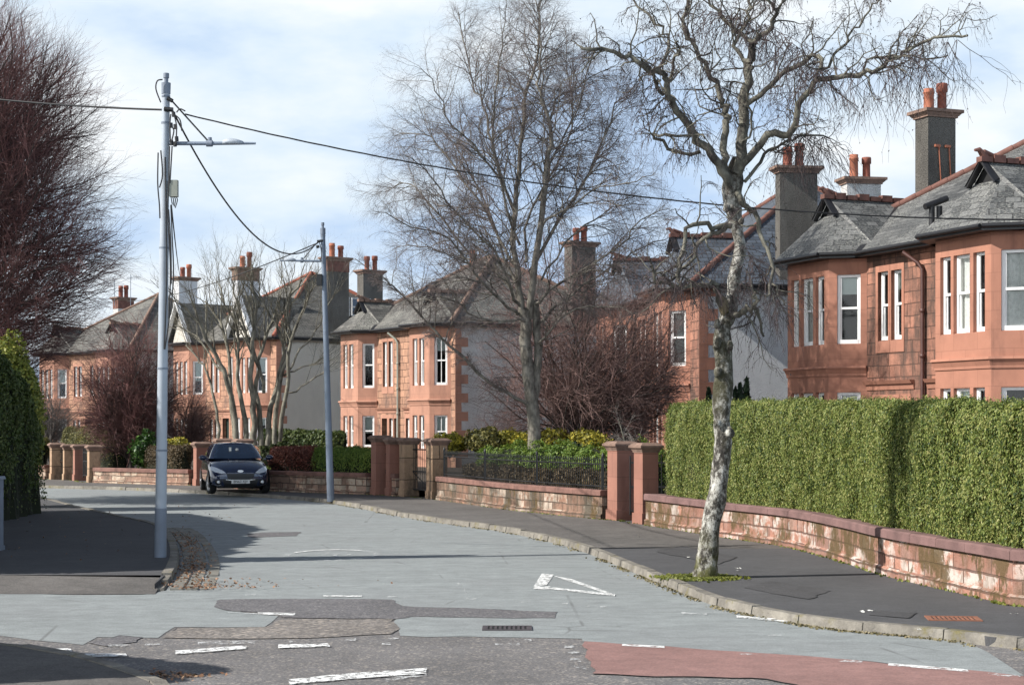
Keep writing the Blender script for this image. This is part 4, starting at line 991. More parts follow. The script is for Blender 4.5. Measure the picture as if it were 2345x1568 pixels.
def kids(pts,ds,rr,L,lvl,S,env,num=None,LL=None):
    s=S[lvl]; k=len(pts); m=num if num is not None else s['kids']; m=int(m)+(R.random()<m-int(m))
    for c in range(m):
        t=(s['k0']+(1-s['k0'])*(c+R.random())/m)*(k-1); i=min(int(t),k-2); f=t-i
        pos=pts[i].lerp(pts[i+1],f); d=ds[min(i+1,k-1)]; r0=rr[i]*(1-f)+rr[i+1]*f
        nd=turn(d,R.uniform(*s['ang']))
        if s.get('up'): nd=(nd+Vector((0,0,s['up']))).normalized()
        l=(LL or L)*R.uniform(*s['lf'])*(1-s.get('sh',.45)*t/(k-1))
        ramify(None,pos,nd,l,min(r0*s['rf'],s.get('rmax',9)),lvl+1,S,env)
def limb(tb,px,D,w0,w1,dy,sides=7,jit=.02,n=3):
    """limb traced in the picture, swept away from / towards the viewer by dy metres"""
    k=len(px); pts=[A(x,y,D+dy*(i/(k-1))) for i,(x,y) in enumerate(px)]; pts=smooth_line(pts,n)
    for p in pts[1:-1]: p+=rv()*jit
    m=len(pts); rr=[w0+(w1-w0)*i/(m-1) for i in range(m)]; tb.add(pts,rr,sides)
    ds=[(pts[min(i+1,m-1)]-pts[max(i-1,0)]).normalized() for i in range(m)]; return pts,ds,rr
def plen(p): return sum((b-a).length for a,b in zip(p[:-1],p[1:]))
def ell(c,rx,ry,rz,wob=.12):
    c=Vector(c)
    def f(q):
        e=((q.x-c.x)/rx)**2+((q.y-c.y)/ry)**2+((q.z-c.z)/rz)**2
        return e<1+wob*(noise.noise(q*.6)*2)
    return f

# ---- street birch on the right-hand pavement
DB=21.8; base=G(1615,1325,PV); base.y+=.15; base.x+=.01
T1=empty('street_birch_tree',base,'white-barked birch with gnarled drooping limbs growing from the right-hand pavement','tree')
tr=Tubes(); lm=Tubes(); tw=Tubes(); PM=FP/DB
tk=[(1613,1340,66),(1615,1322,58),(1622,1250,50),(1634,1170,44),(1648,1090,41),(1656,1010,40),(1652,960,40),(1654,913,44),(1658,842,42),(1656,788,42),(1655,752,34),(1668,722,38),(1677,680,31),(1681,633,28),(1693,572,28),(1687,529,30),(1680,483,38),(1674,440,44),(1679,408,46),(1684,385,34),(1690,362,24)]
pts=smooth_line([A(x,y,DB+.15) for x,y,w in tk],6); ws=smooth_line([Vector((w,0,0)) for x,y,w in tk],6)
V=[];F=[];ns=18
for i,p in enumerate(pts):
    d=(pts[min(i+1,len(pts)-1)]-pts[max(i-1,0)]).normalized(); a=(Vector((1,0,0))-d*d.x).normalized(); b=d.cross(a); r=ws[i].x/2/PM
    for j in range(ns):
        t=6.28318*j/ns; o=a*math.cos(t)+b*math.sin(t); q=p+o*r
        bump=noise.noise(Vector((q.x*5,q.y*5,q.z*3)))*.22+noise.noise(Vector((q.x*13,q.y*13,q.z*9)))*.12; V.append(tuple(p+o*r*(1+bump)))
for i in range(len(pts)-1):
    for j in range(ns): F.append([i*ns+j,i*ns+(j+1)%ns,(i+1)*ns+(j+1)%ns,(i+1)*ns+j])
np_mesh('trunk',V,F,M['birch'],T1,smooth=True)
# burrs and branch stubs on the trunk
for x,y,w,dx in ((1670,990,24,1),(1644,852,20,-1),(1642,786,24,-1),(1672,792,20,1),(1642,968,16,-1),(1663,474,16,-1),(1697,505,12,1),(1642,742,18,-1)):
    bu=MB(); c=A(x,y,DB+.02); r=w/2/PM
    bm=bmesh.new(); bmesh.ops.create_icosphere(bm,subdivisions=2,radius=r)
    for v in bm.verts: v.co*=1+.75*noise.noise(v.co*11+c)+.3*noise.noise(v.co*40+c); v.co.z*=1.25
    bm.verts.index_update(); bu.shared([c+v.co for v in bm.verts],[[v.index for v in f.verts] for f in bm.faces],0,True); bm.free(); bu.build('burr',M['birch'],T1)
ms=MB(); bm=bmesh.new(); bmesh.ops.create_icosphere(bm,subdivisions=3,radius=1)
c=A(1656,700,DB+.02)
for v in bm.verts: v.co=Vector((v.co.x*.06,v.co.y*.055,v.co.z*.11))*(1+.7*noise.noise(v.co*3)+.4*noise.noise(v.co*8))
bm.verts.index_update(); ms.shared([c+v.co for v in bm.verts],[[v.index for v in f.verts] for f in bm.faces],0,True); bm.free(); ms.build('moss_cushion',M['debris'],T1)
limbs=[
 ([(1668,420),(1655,392),(1630,355),(1602,325),(1574,283),(1541,241),(1527,207),(1530,179),(1510,165),(1474,151),(1443,131),(1406,123),(1365,112),(1330,108)],22,7,-.9,1.0),
 ([(1530,182),(1544,140),(1557,118),(1552,95)],8,4,-.8,1.1),
 ([(1507,162),(1521,126),(1532,84),(1499,53),(1457,6),(1440,-30)],9,4,.3,1.1),
 ([(1520,218),(1502,185),(1493,165),(1470,140)],9,5,-.4,.9),
 ([(1660,395),(1655,336),(1661,280),(1664,257),(1650,232),(1639,190),(1608,151),(1580,95),(1563,59),(1572,0),(1566,-60)],18,7,.8,.8),
 ([(1686,398),(1697,336),(1701,280),(1704,224),(1716,168),(1714,145),(1722,112),(1726,97)],27,16,.3,.8),
 ([(1726,98),(1700,84),(1681,70),(1653,34),(1619,0),(1590,-50)],11,5,.6,1.2),
 ([(1726,98),(1767,64),(1776,28),(1756,0),(1750,-60)],12,5,-.5,1.2),
 ([(1717,145),(1697,131),(1690,92),(1700,60),(1712,30),(1717,-10),(1715,-60)],11,6,.2,1.2),
 ([(1702,245),(1753,201),(1798,168),(1854,134),(1877,137),(1883,158)],13,9,-.7,.9),
 ([(1690,400),(1731,341),(1762,305),(1804,306),(1821,274),(1843,218),(1877,179),(1924,176),(1980,168),(2017,157),(2036,131),(2063,120),(2110,97),(2160,85),(2215,82)],19,5,-1.2,1.0),
 ([(1882,160),(1924,112),(1947,87),(1980,42),(2008,6),(2030,-40)],7,3,-.2,1.1),
 ([(1960,170),(1990,140),(2040,128),(2110,135),(2170,128)],6,3,-.7,1.0),
 ([(1705,416),(1748,367),(1767,341),(1798,327),(1850,310),(1900,318)],9,4,.8,1.1),
 ([(1602,348),(1541,351),(1502,316),(1510,311),(1580,308),(1613,316)],9,5,-.6,.8),
 ([(1674,518),(1630,520),(1586,513),(1558,576),(1547,626),(1560,650)],13,6,-.5,.5),
 ([(1660,522),(1625,535),(1597,558),(1579,605),(1536,641),(1500,628)],12,5,-.3,.6),
 ([(1650,700),(1644,662),(1633,653),(1590,656),(1547,653),(1500,642),(1490,610)],14,6,-.4,.8),
 ([(1668,728),(1690,715),(1705,705),(1730,697),(1732,668)],18,8,-.3,.4),
 ([(1728,700),(1737,720),(1748,770)],9,5,.2,.4),
 ([(1688,440),(1712,470),(1730,490),(1744,529),(1759,572),(1766,640),(1751,680)],15,6,-.5,.6),
 ([(1766,640),(1780,670),(1795,700)],6,3,-.2,.8),
 ([(1700,345),(1722,290),(1716,240),(1702,190)],6,4,-.4,.7),
]
S1=[dict(tb=lm,n=5,wob=.42,g=.10,sides=5,kids=7,k0=.15,ang=(.5,1.2),lf=(.35,.7),rf=.5,rmax=.006,sh=.3),
    dict(tb=tw,n=5,wob=.30,g=-.16,gi=.3,sides=3,kids=5,k0=.2,ang=(.3,.9),lf=(.4,.8),rf=.7,rmax=.0036,sh=.3,tip=.5),
    dict(tb=tw,n=4,wob=.30,g=-.30,gi=.2,sides=3,kids=0,k0=.3,ang=(.3,.9),lf=(.4,.7),rf=.7,tip=.6)]
budP=[]
for px,w0,w1,dy,dens in limbs:
    p,ds,rr=limb(lm,px,DB,w0/2/PM,w1/2/PM,dy,8,.022); L=plen(p)
    S0=[dict(kids=0,k0=.22,ang=(.5,1.25),lf=(.45,1.0),rf=.55,rmax=.013,sh=.2,up=.25)]+S1
    kids(p,ds,rr,1,0,S0,None,num=L*6.8*dens,LL=.95)
# weeping curtains under the outer limbs
def curtain(px0,px1,D,m,l0,l1):
    for i in range(int(m*.85)):
        t=R.random(); p=A(px0[0]+(px1[0]-px0[0])*t,px0[1]+(px1[1]-px0[1])*t,D+R.uniform(-.5,.5)); 
        ramify(None,p,Vector((R.gauss(0,.5),R.gauss(0,.5),-.4)),R.uniform(l0,l1),.005,1,S1,None)
curtain((1850,170),(2200,90),20.7,70,.4,1.1); curtain((1800,310),(1900,315),21.8,40,.4,.9); curtain((1500,630),(1640,655),21.4,55,.3,.7); curtain((1490,180),(1620,330),21.6,30,.3,.8); curtain((1700,560),(1790,700),21.5,50,.3,.8); curtain((1760,60),(1880,150),21.4,50,.4,1.0); curtain((1600,20),(1760,60),21.8,40,.3,.8)
lm.build('limbs',M['limb'],T1); tw.build('twigs',M['twig_birch'],T1,smooth=False)
# catkins and old buds along the twigs
cp=np.concatenate([np.array([a for a,b in l])[:,1:].reshape(-1,3) for l in tw.g.values()]); cp=cp[NR.random(len(cp))<.2]
V,F=leaf_quads(cp,NR.normal(0,1,(len(cp),3)),.006,2.2,.5,up=2); np_mesh('catkins',V,F,M['twig_birch'],T1)

# ---- big birch in the garden behind the railing
DM=42.5; PB=FP/DM; b2=A(1224,1110,DM); b2.z=.25
T2=empty('garden_birch_tree',b2,'tall leafless birch with a broad fan-shaped crown growing behind the iron railing','tree')
tr=Tubes(); lm=Tubes(); tw=Tubes()
limb(tr,[(1225,1125),(1225,1060),(1223,1000),(1220,930),(1210,860),(1204,800),(1202,740),(1199,706)],DM,.175,.14,0,12,.015)
limb(tr,[(1222,930),(1229,860),(1232,790),(1226,720),(1222,690)],DM,.11,.10,.1,9,.012)
L2=[([(1196,740),(1194,694),(1177,574),(1177,478),(1189,335),(1204,239),(1227,139),(1232,72),(1226,0)],.15,.02,.3),
 ([(1212,730),(1227,598),(1242,454),(1249,383),(1259,311),(1251,253),(1235,191),(1240,110),(1236,40)],.15,.02,-.6),
 ([(1178,490),(1151,407),(1127,335),(1108,239),(1079,191),(1062,105),(1050,29)],.07,.015,1.2),
 ([(1178,500),(1160,445),(1103,354),(1036,287),(998,206),(964,158)],.06,.012,-1.6),
 ([(1182,610),(1170,593),(1127,507),(1065,421),(1003,330),(955,306),(907,310)],.07,.012,1.8),
 ([(1190,700),(1175,670),(1132,574),(1046,488),(988,407),(921,354)],.075,.012,-2.2),
 ([(1190,690),(1151,636),(1065,574),(993,474),(936,421),(880,440)],.07,.012,.6),
 ([(1185,720),(1150,690),(1084,627),(1027,545),(940,517),(860,485)],.07,.012,-2.6),
 ([(1215,950),(1200,921),(1129,882),(1030,790),(985,742),(911,667),(881,643),(812,592)],.085,.014,-1.0),
 ([(1218,640),(1227,598),(1318,450),(1357,373),(1385,306),(1414,239),(1460,200)],.09,.014,1.4),
 ([(1240,530),(1256,502),(1314,469),(1371,430),(1457,416),(1500,395)],.055,.012,-1.8),
 ([(1259,300),(1270,230),(1314,206),(1371,167),(1419,143)],.05,.010,.9),
 ([(1235,460),(1280,330),(1330,240),(1345,150),(1350,80)],.055,.010,2.3),
 ([(1225,700),(1247,680),(1323,622),(1419,564),(1467,507),(1530,478)],.075,.012,-.5),
 ([(1232,740),(1246,729),(1336,648),(1421,599),(1480,559),(1530,545)],.075,.012,2.5),
 ([(1238,790),(1246,774),(1318,707),(1403,702),(1450,720)],.06,.012,-1.4),
 ([(1200,735),(1179,734),(1098,729),(1031,684),(960,690),(920,700)],.055,.012,-1.8),
 ([(1200,720),(1180,650),(1120,610),(1040,590),(960,560),(900,570)],.05,.012,2.4),
 ([(1205,600),(1215,480),(1300,330),(1310,250),(1300,160),(1290,60)],.06,.010,2.8),
 ([(1190,560),(1150,440),(1130,300),(1140,180),(1150,80),(1160,10)],.06,.010,-2.4),
 ([(1240,640),(1290,560),(1360,500),(1420,470),(1490,470)],.05,.010,3.0),
 ([(1195,690),(1140,540),(1080,400),(1040,330),(1000,290)],.06,.010,3.0)]
env2=ell((A(1165,370,DM).x,DM+.2,A(0,380,DM).z),4.05,4.0,4.7,.10)
S2=[dict(tb=lm,n=6,wob=.19,g=.01,sides=4,kids=8,k0=.12,ang=(.4,1.0),lf=(.4,.8),rf=.55,rmax=.008,sh=.3),
    dict(tb=tw,n=5,wob=.22,g=-.03,gi=.4,sides=3,kids=8,k0=.1,ang=(.4,1.0),lf=(.4,.75),rf=.65,rmax=.0055,sh=.3,tip=.4),
    dict(tb=tw,n=4,wob=.25,g=-.16,gi=.5,sides=3,kids=0,k0=0,ang=(.3,.9),lf=(.4,.7),rf=.7,tip=.5)]
for px,w0,w1,dy in L2:
    p,ds,rr=limb(lm,px,DM,w0*.62,w1*.7,dy,7,.03); L=plen(p)
    S0=[dict(kids=0,k0=.2,ang=(.45,1.1),lf=(.55,1.0),rf=.55,rmax=.017,sh=.3,up=.02)]+S2
    kids(p,ds,rr,1,0,S0,env2,num=L*6.4,LL=2.0)
tr.build('trunk',M['bark_grey'],T2); lm.build('limbs',M['bark_grey'],T2); tw.build('twigs',M['twig_birch2'],T2,smooth=False)

# ---- dense tree behind the left-hand hedge
def radial_tree(name,label,base,axis,env,S,mb,mt,n,z0,z1,L,r,el,cat='tree',group=None,trunk_r=.2):
    rt=empty(name,base,label,cat,group); tk=Tubes(); 
    for s in S:
        if s.get('tb') is None: pass
    top=Vector(axis); p=[Vector(base).lerp(top,i/6) for i in range(7)]; tk.add(p,[trunk_r*(1-.7*i/6) for i in range(7)],9); tk.build('trunk',mb,rt)
    br=Tubes(); tw=Tubes()
    for i,s in enumerate(S): s['tb']=br if i==0 else tw
    for i in range(n):
        t=R.random()**.8; z=z0+(z1-z0)*t; q=Vector(base).lerp(top,(z-base[2])/(top.z-base[2])); az=R.uniform(0,6.283); e=rad(R.uniform(*el)+35*(t-.4))
        d=Vector((math.cos(az)*math.cos(e),math.sin(az)*math.cos(e),math.sin(e))); ramify(None,q,d,L*R.uniform(.7,1.25),r*R.uniform(.7,1.2),0,S,env)
    br.build('branches',mb,rt); tw.build('twigs',mt,rt,smooth=False); return rt
DL=45.5; c3=A(-84,470,DL)
S3=[dict(n=8,wob=.13,g=.035,sides=5,kids=18,k0=.12,ang=(.3,.9),lf=(.35,.6),rf=.55,rmax=.013,sh=.35,tip=.25),
    dict(n=5,wob=.14,g=.04,sides=3,kids=9,k0=.1,ang=(.3,.8),lf=(.4,.8),rf=.6,rmax=.007,sh=.3,tip=.4),
    dict(n=3,wob=.10,g=.05,sides=3,kids=0,k0=0,ang=(.2,.5),lf=(.5,.8),rf=.7,tip=.5)]
radial_tree('dense_twiggy_tree','large dense reddish leafless tree rising above the tall clipped hedge at the left',(c3.x-.1,DL,.1),(c3.x+.3,DL,11.5),ell((c3.x,DL,c3.z+.1),3.85,4.2,5.6,.2),S3,M['bark_dark'],M['twig_red'],230,2.2,9.5,5.0,.04,(-5,60))

# ---- pollard behind the parked car
DP=60; bp=A(565,1015,DP); bp.z=.3
T4=empty('pollard_tree',bp,'many-stemmed pollarded tree with pale upright poles in front of the cream gable','tree'); st=Tubes(); br=Tubes(); tw=Tubes()
S4=[dict(tb=br,n=5,wob=.12,g=.10,sides=4,kids=6,k0=.3,ang=(.3,.8),lf=(.4,.7),rf=.6,rmax=.016,sh=.2),
    dict(tb=tw,n=5,wob=.15,g=.10,sides=3,kids=5,k0=.2,ang=(.3,.8),lf=(.4,.7),rf=.6,rmax=.010,sh=.2,tip=.4),
    dict(tb=tw,n=3,wob=.15,g=.06,sides=3,kids=0,k0=0,ang=(.2,.5),lf=(.5,.8),rf=.7,tip=.5)]
stems=[([(540,1020),(533,930),(515,850),(480,790),(455,740),(420,700)],.17),([(538,1000),(530,900),(526,820),(505,740),(470,690)],.14),([(562,1020),(556,930),(545,860),(543,780),(530,700)],.16),
 ([(582,1020),(578,940),(576,860),(580,780),(585,700),(575,650)],.19),([(598,1020),(592,940),(588,870),(600,800),(625,730),(640,690)],.16),([(612,1020),(620,930),(640,860),(650,790),(655,720),(668,660)],.17),
 ([(628,1015),(634,930),(648,850),(664,780),(660,700),(690,640)],.15),([(640,1010),(650,930),(662,860),(668,780),(700,700),(715,660)],.14),([(500,1020),(498,960),(490,900),(470,850),(450,820),(425,790)],.10),([(604,900),(585,820),(560,760),(540,690),(530,640)],.10),([(660,850),(690,800),(720,760),(750,700),(770,660)],.06),([(655,900),(680,895),(715,870),(745,850)],.06),([(650,860),(685,842),(715,836),(745,815)],.06),([(520,860),(490,830),(450,770),(400,745)],.08),([(576,820),(560,760),(520,700),(500,650)],.09),([(652,800),(630,740),(600,690),(590,640)],.09)]
for px,r in stems:
    p,ds,rr=limb(st,px,DP,r*.66,r*.22,R.uniform(-1.2,1.2),7,.03)
    kids(p,ds,rr,1,0,[dict(kids=0,k0=.5,ang=(.3,.8),lf=(.5,1.1),rf=.5,rmax=.035,sh=.1,up=.25)]+S4,None,num=8,LL=1.9)
st.build('stems',M['bark_pale'],T4); br.build('branches',M['bark_pale'],T4); tw.build('twigs',M['twig_pale'],T4,smooth=False)

# ---- shrubs and small leafless trees
def vase_tree(name,label,px,py,D,top,half,n,mb,mt,trunk=.8,cat='tree',S=None,tr=.1,zb=.3,group=None,r=.03):
    b=A(px,py,D); b.z=zb; H=A(px,top,D).z-zb; W=half*D/FP; rt=empty(name,b,label,cat,group); tk=Tubes(); br=Tubes(); tw=Tubes()
    S=S or [dict(n=7,wob=.24,g=.0,sides=4,kids=12,k0=.1,ang=(.4,1.2),lf=(.35,.6),rf=.6,rmax=.012,sh=.3),
       dict(n=4,wob=.25,g=.0,sides=3,kids=9,k0=.15,ang=(.3,.9),lf=(.4,.75),rf=.6,rmax=.008,sh=.3,tip=.5),
       dict(n=3,wob=.25,g=-.04,sides=3,kids=0,k0=0,ang=(.4,1.1),lf=(.5,.8),rf=.7,tip=.6)]
    for i,s in enumerate(S): s['tb']=br if i==0 else tw
    ft=b+Vector((0,0,trunk)); tk.add([b-Vector((0,0,.2)),b+Vector((.03,0,trunk*.5)),ft],[tr*1.25,tr,tr*.9],8); env=ell((b.x,D,zb+trunk*.6+(H-trunk*.6)*.52),W,W,(H-trunk*.6)*.54,.2)
    for i in range(n):
        az=R.uniform(0,6.283); u=R.random()**.7; tgt=Vector((b.x+math.cos(az)*W*u,D+math.sin(az)*W*u,zb+H*(.5+.55*R.random()*math.sqrt(max(0,1-u*u*.8))))); d=tgt-ft; ramify(None,ft+rv()*.05,d,d.length*1.05,r,0,S,env)
    tk.build('trunk',mb,rt); br.build('branches',mb,rt); tw.build('twigs',mt,rt,smooth=False); return rt
vase_tree('plum_tree','dense red-brown twiggy tree on a short dark trunk right of the garden birch',1322,1010,48,565,215,62,M['bark_dark'],M['twig_plum'],trunk=.9,tr=.18,r=.034)
vase_tree('plum_tree','thinner reddish tree between the plum tree and the white-harled house',1440,1010,49,640,110,34,M['bark_dark'],M['twig_plum'],trunk=1.0,tr=.09,r=.03)
vase_tree('red_twig_tree','dark red upright twiggy tree left of the tall grey pole',298,1045,62,735,110,75,M['bark_dark'],M['twig_red'],trunk=.5,tr=.12,r=.035)
vase_tree('copper_shrub','rusty red leafless shrub directly right of the tall grey pole',432,1020,64,838,52,36,M['bark_dark'],M['twig_plum'],trunk=.3,tr=.06,cat='shrub',r=.022)
vase_tree('grey_twig_tree','silvery grey twiggy shrub between the tall left hedge and the farthest villa',112,1020,70,830,62,32,M['twig_grey'],M['twig_grey'],trunk=.4,tr=.08,cat='shrub',r=.025)
vase_tree('white_stemmed_shrub','bare pale-stemmed shrub behind the open iron gate beside the conifer hedge',1462,1100,37.5,925,55,10,M['bark_pale'],M['twig_grey'],trunk=.35,tr=.05,cat='shrub',r=.022)
vase_tree('rose_shrub','sparse pinkish twiggy shrub against the quoined grey side wall',1145,1020,58,885,45,14,M['bark_dark'],M['twig_plum'],trunk=.4,tr=.05,cat='shrub',r=.018)

# ------------------------------------------------------------------ hedges and bushes
def hedge(name,label,path,h0,h1,th,zb,mat,size,dens,asp=1.0,cat='hedge',rnd=.35,up=0,rough=.10,tilt=.55,group=None,core=None,amax=1.0,ramp=1.0,er=.3):
    pts=resample([V2(p) for p in path],.12); k=len(pts); c=pts[k//2]; rt=empty(name,(c.x,c.y,zb),label,cat,group); tot=.12*(k-1)
    def surf(s,a,inset=0.0,lump=1):
        # s along 0..1, a around 0..1 (front foot -> top -> back foot)
        i=min(int(s*(k-1)),k-2); f=s*(k-1)-i; p=pts[i].lerp(pts[i+1],f); d=(pts[min(i+2,k-1)]-pts[max(i-1,0)]).normalized(); n=nrm(d)
        H=h0+(h1-h0)*min(1,s*ramp); e=min(s*tot,(1-s)*tot); rr=max(th*.5,.3)*er/.3; sc=math.sqrt(max(0.0,1-(1-min(e/rr,1))**2)); hs=.90+.10*min(1,sc*1.1)
        t=a*math.pi; cx,cz=math.cos(t),math.sin(t); pw=rnd; vx=math.copysign(abs(cx)**pw,cx); vz=abs(cz)**pw
        half=(th/2-inset)*(sc*.97+.03); q=p-n*(vx*half)+Vector((0,0,zb+vz*(H-inset)*hs)); nn=(-n*math.copysign(abs(cx)**1.2,cx)+Vector((0,0,1))*abs(cz)**3)
        if e<rr: nn=nn+d*(-1 if s<.5 else 1)*(1-e/rr)*1.2
        nn.normalize(); w=noise.noise(q*1.1)*rough+noise.noise(Vector((q.x*3.4,q.y*3.4,q.z*1.5)))*rough*.8+noise.noise(q*9)*rough*.35
        return q+nn*w*lump,nn
    na=22; V=[];F=[]; ks=max(8,int(tot/.18))
    for i in range(ks+1):
        for j in range(na+1): V.append(tuple(surf(i/ks,j/na,.07)[0]))
    for i in range(ks):
        for j in range(na): F.append([i*(na+1)+j,(i+1)*(na+1)+j,(i+1)*(na+1)+j+1,i*(na+1)+j+1])
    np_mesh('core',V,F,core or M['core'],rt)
    n=int(dens*tot*(2*(h0+h1)/2+th)); P=[];Nn=[]
    cl=6 if amax<1 else 1
    for i in range(n//cl):
        a=(math.asin(R.random()**(1/rnd))/math.pi if R.random()<.72 else .15+.5*R.random()) if amax<1 else R.random(); q,nn=surf(R.random(),a,0)
        for _ in range(cl): P.append(tuple(q+nn*R.gauss(0,.028)+(rv()*.022 if cl>1 else Vector()))); Nn.append(tuple(nn+(rv()*.25 if cl>1 else Vector())))
    V,F=leaf_quads(np.array(P),np.array(Nn),size,asp,tilt,up); np_mesh('foliage',V,F,mat,rt); return rt
hp=[p for p in offset_line(wall_path(1490,2560),.95)]
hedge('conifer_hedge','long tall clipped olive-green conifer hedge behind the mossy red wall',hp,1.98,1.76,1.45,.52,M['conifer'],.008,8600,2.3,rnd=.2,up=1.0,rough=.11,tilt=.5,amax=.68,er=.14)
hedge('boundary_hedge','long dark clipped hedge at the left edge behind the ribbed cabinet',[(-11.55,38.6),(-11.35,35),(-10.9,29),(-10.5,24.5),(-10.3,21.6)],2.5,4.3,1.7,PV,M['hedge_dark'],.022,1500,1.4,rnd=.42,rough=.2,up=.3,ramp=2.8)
bx=lambda a,b,o,D=None: [p for p in offset_line(wall_path(a,b),o)]
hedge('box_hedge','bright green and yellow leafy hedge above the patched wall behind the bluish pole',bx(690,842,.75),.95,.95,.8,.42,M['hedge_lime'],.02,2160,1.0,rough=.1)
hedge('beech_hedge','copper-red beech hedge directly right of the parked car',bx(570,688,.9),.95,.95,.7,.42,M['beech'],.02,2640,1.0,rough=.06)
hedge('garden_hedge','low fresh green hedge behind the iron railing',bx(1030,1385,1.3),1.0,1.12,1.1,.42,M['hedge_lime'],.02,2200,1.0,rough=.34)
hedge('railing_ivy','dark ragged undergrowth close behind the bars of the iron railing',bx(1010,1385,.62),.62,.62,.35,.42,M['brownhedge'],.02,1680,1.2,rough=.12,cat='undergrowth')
q0,q1=A(165,1050,66),A(290,1050,62)
hedge('clipped_hedge','clipped hedge with yellow-green top in front of the farthest villa',[(q0.x,q0.y),(q1.x,q1.y)],1.65,1.6,1.3,.3,M['hedge_olive'],.02,1200,1.0,rough=.1)
q0,q1=A(345,1050,60),A(428,1050,58)
hedge('brown_hedge','dry brown low hedge just right of the tall grey pole',[(q0.x,q0.y),(q1.x,q1.y)],1.0,1.0,.7,.3,M['brownhedge'],.02,2160,1.0,rough=.08)
q0,q1=A(600,1040,66),A(790,1040,64)
hedge('dark_hedge','low dark green hedge under the cream side wall, behind the copper hedge',[(q0.x,q0.y),(q1.x,q1.y)],1.55,1.5,.8,.3,M['hedge_dark'],.04,500,1.0,rough=.1)
q0,q1=A(60,1060,66),A(104,1060,65)
hedge('yellowish_hedge','small yellowish hedge behind the short end of wall by the tall left hedge',[(q0.x,q0.y),(q1.x,q1.y)],1.2,1.2,.7,.3,M['hedge_olive'],.02,1680,1.0)
hedge('roadside_hedge','clipped hedge of the corner garden just outside the lower left of the view',[(-9.6,14.6),(-6.6,12.7)],3.3,3.3,1.4,.06,M['hedge_dark'],.05,300,1.0)
def bush(name,label,px,py,D,hw,hh,mat,n,size,asp=1.0,cat='bush',lump=.3,zb=.3,tilt=.7,group=None):
    c=A(px,py,D); rx=hw*D/FP; rz=hh*D/FP; rt=empty(name,(c.x,c.y,max(zb,c.z-rz)),label,cat,group); d=NR.normal(0,1,(n,3)); d/=np.linalg.norm(d,axis=1,keepdims=True)
    k=np.array([1+lump*noise.noise(Vector(v)*2.1+Vector((px*.1,0,0)))*1.6 for v in d])[:,None]; r=NR.uniform(.45,1.0,(n,1))**.5
    P=np.array(c)+d*r*k*np.array([[rx,rx,rz]]); P=P[P[:,2]>zb-.02]; dd=(P-np.array(c)); dd/=np.linalg.norm(dd,axis=1,keepdims=True)+1e-6
    V,F=leaf_quads(P,dd,size,asp,tilt); np_mesh('foliage',V,F,mat,rt)
    st=Tubes(); b=Vector((c.x,c.y,max(zb-.05,c.z-rz-.1)))
    for i in range(9):
        t=Vector((c.x+R.uniform(-.7,.7)*rx,c.y+R.uniform(-.7,.7)*rx,c.z+R.uniform(-.2,.7)*rz)); st.add([b,b.lerp(t,.5)+rv()*.04,t],[.018,.012,.006],4)
    st.build('stems',M['bark_dark'],rt)
for px,py,D,hw,hh,l in ((1030,1016,46,40,24,'yellow flowering bush beside the sooty gate pier'),(1165,1012,46,64,26,'wide yellow-olive flowering bush left of the garden birch trunk'),(1262,1010,47,46,30,'brightest yellow flowering bush just right of the garden birch trunk'),(1345,1014,46,52,28,'yellow flowering bush left of the broad red gate pier')):
    bush('forsythia_bush',l,px,py,D,hw,hh,M['yellow'],3000,.03,1.2,group='yellow flowering bushes')
bush('olive_bush','brownish olive bush between two yellow bushes, left of the garden birch',1108,1008,45.5,46,28,M['hedge_olive'],3000,.035)
bush('dwarf_conifer','small blue-green conifer bush behind the railing near the broad red pier',1312,1042,42,26,30,M['darkconifer'],2600,.025,1.6)
bush('ivy_bush','pale speckled evergreen bush pressing through the railing beside the broad red pier',1350,1085,38.4,28,28,M['laurel'],1700,.026)
bush('laurel_bush','glossy green laurel bush against the left side of the tall grey pole',336,1035,60,32,45,M['laurel'],2400,.045,1.4)
bush('gold_bush','golden-olive bush just right of the tall grey pole above the brown hedge',408,1018,60,26,18,M['yellow'],1200,.04)
bush('groundcover_bush','low lime-green plants on the wall top behind the parked car',640,1072,52.3,60,7,M['hedge_lime'],1500,.03)
bush('gateway_bush','white-flecked shrub showing through the narrow leafy gateway',888,1075,50.5,16,42,M['laurel'],1300,.035)
bush('gatepost_weed','small green plant growing at the foot of the conifer hedge behind the red pier',1452,1110,35.6,16,50,M['laurel'],900,.028)
def cypress(label,px,top,D,w):
    zt=A(px,top,D).z; b=A(px,900,D); rt=empty('columnar_cypress',(b.x,b.y,.3),label,'conifer','slim dark conifers by the white wall'); n=1500; t=NR.uniform(0,1,(n,1)); a=NR.uniform(0,6.283,(n,1)); r=w*(np.sin(np.pi*(t*.86+.14))**.7)*NR.uniform(.5,1.1,(n,1))
    P=np.concatenate([b.x+r*np.cos(a),b.y+r*np.sin(a),.3+t*(zt-.3)],axis=1); V,F=leaf_quads(P,np.concatenate([np.cos(a),np.sin(a),a*0+.5],axis=1),.04,2.2,.5,up=2); np_mesh('foliage',V,F,M['darkconifer'],rt); m=MB(); m.tube([(b.x,b.y,.2),(b.x,b.y,zt-.5)],.03,6); m.build('trunk',M['bark_dark'],rt)
cypress('tallest of the slim dark conifers against the white-harled wall',1709,866,46,.16); cypress('slim dark conifer touching the right side of the street birch trunk',1694,880,46,.15); cypress('shorter slim dark conifer tucked beside the street birch trunk',1683,888,46,.15); cypress('slim dark conifer left of the street birch trunk',1622,890,46,.15)

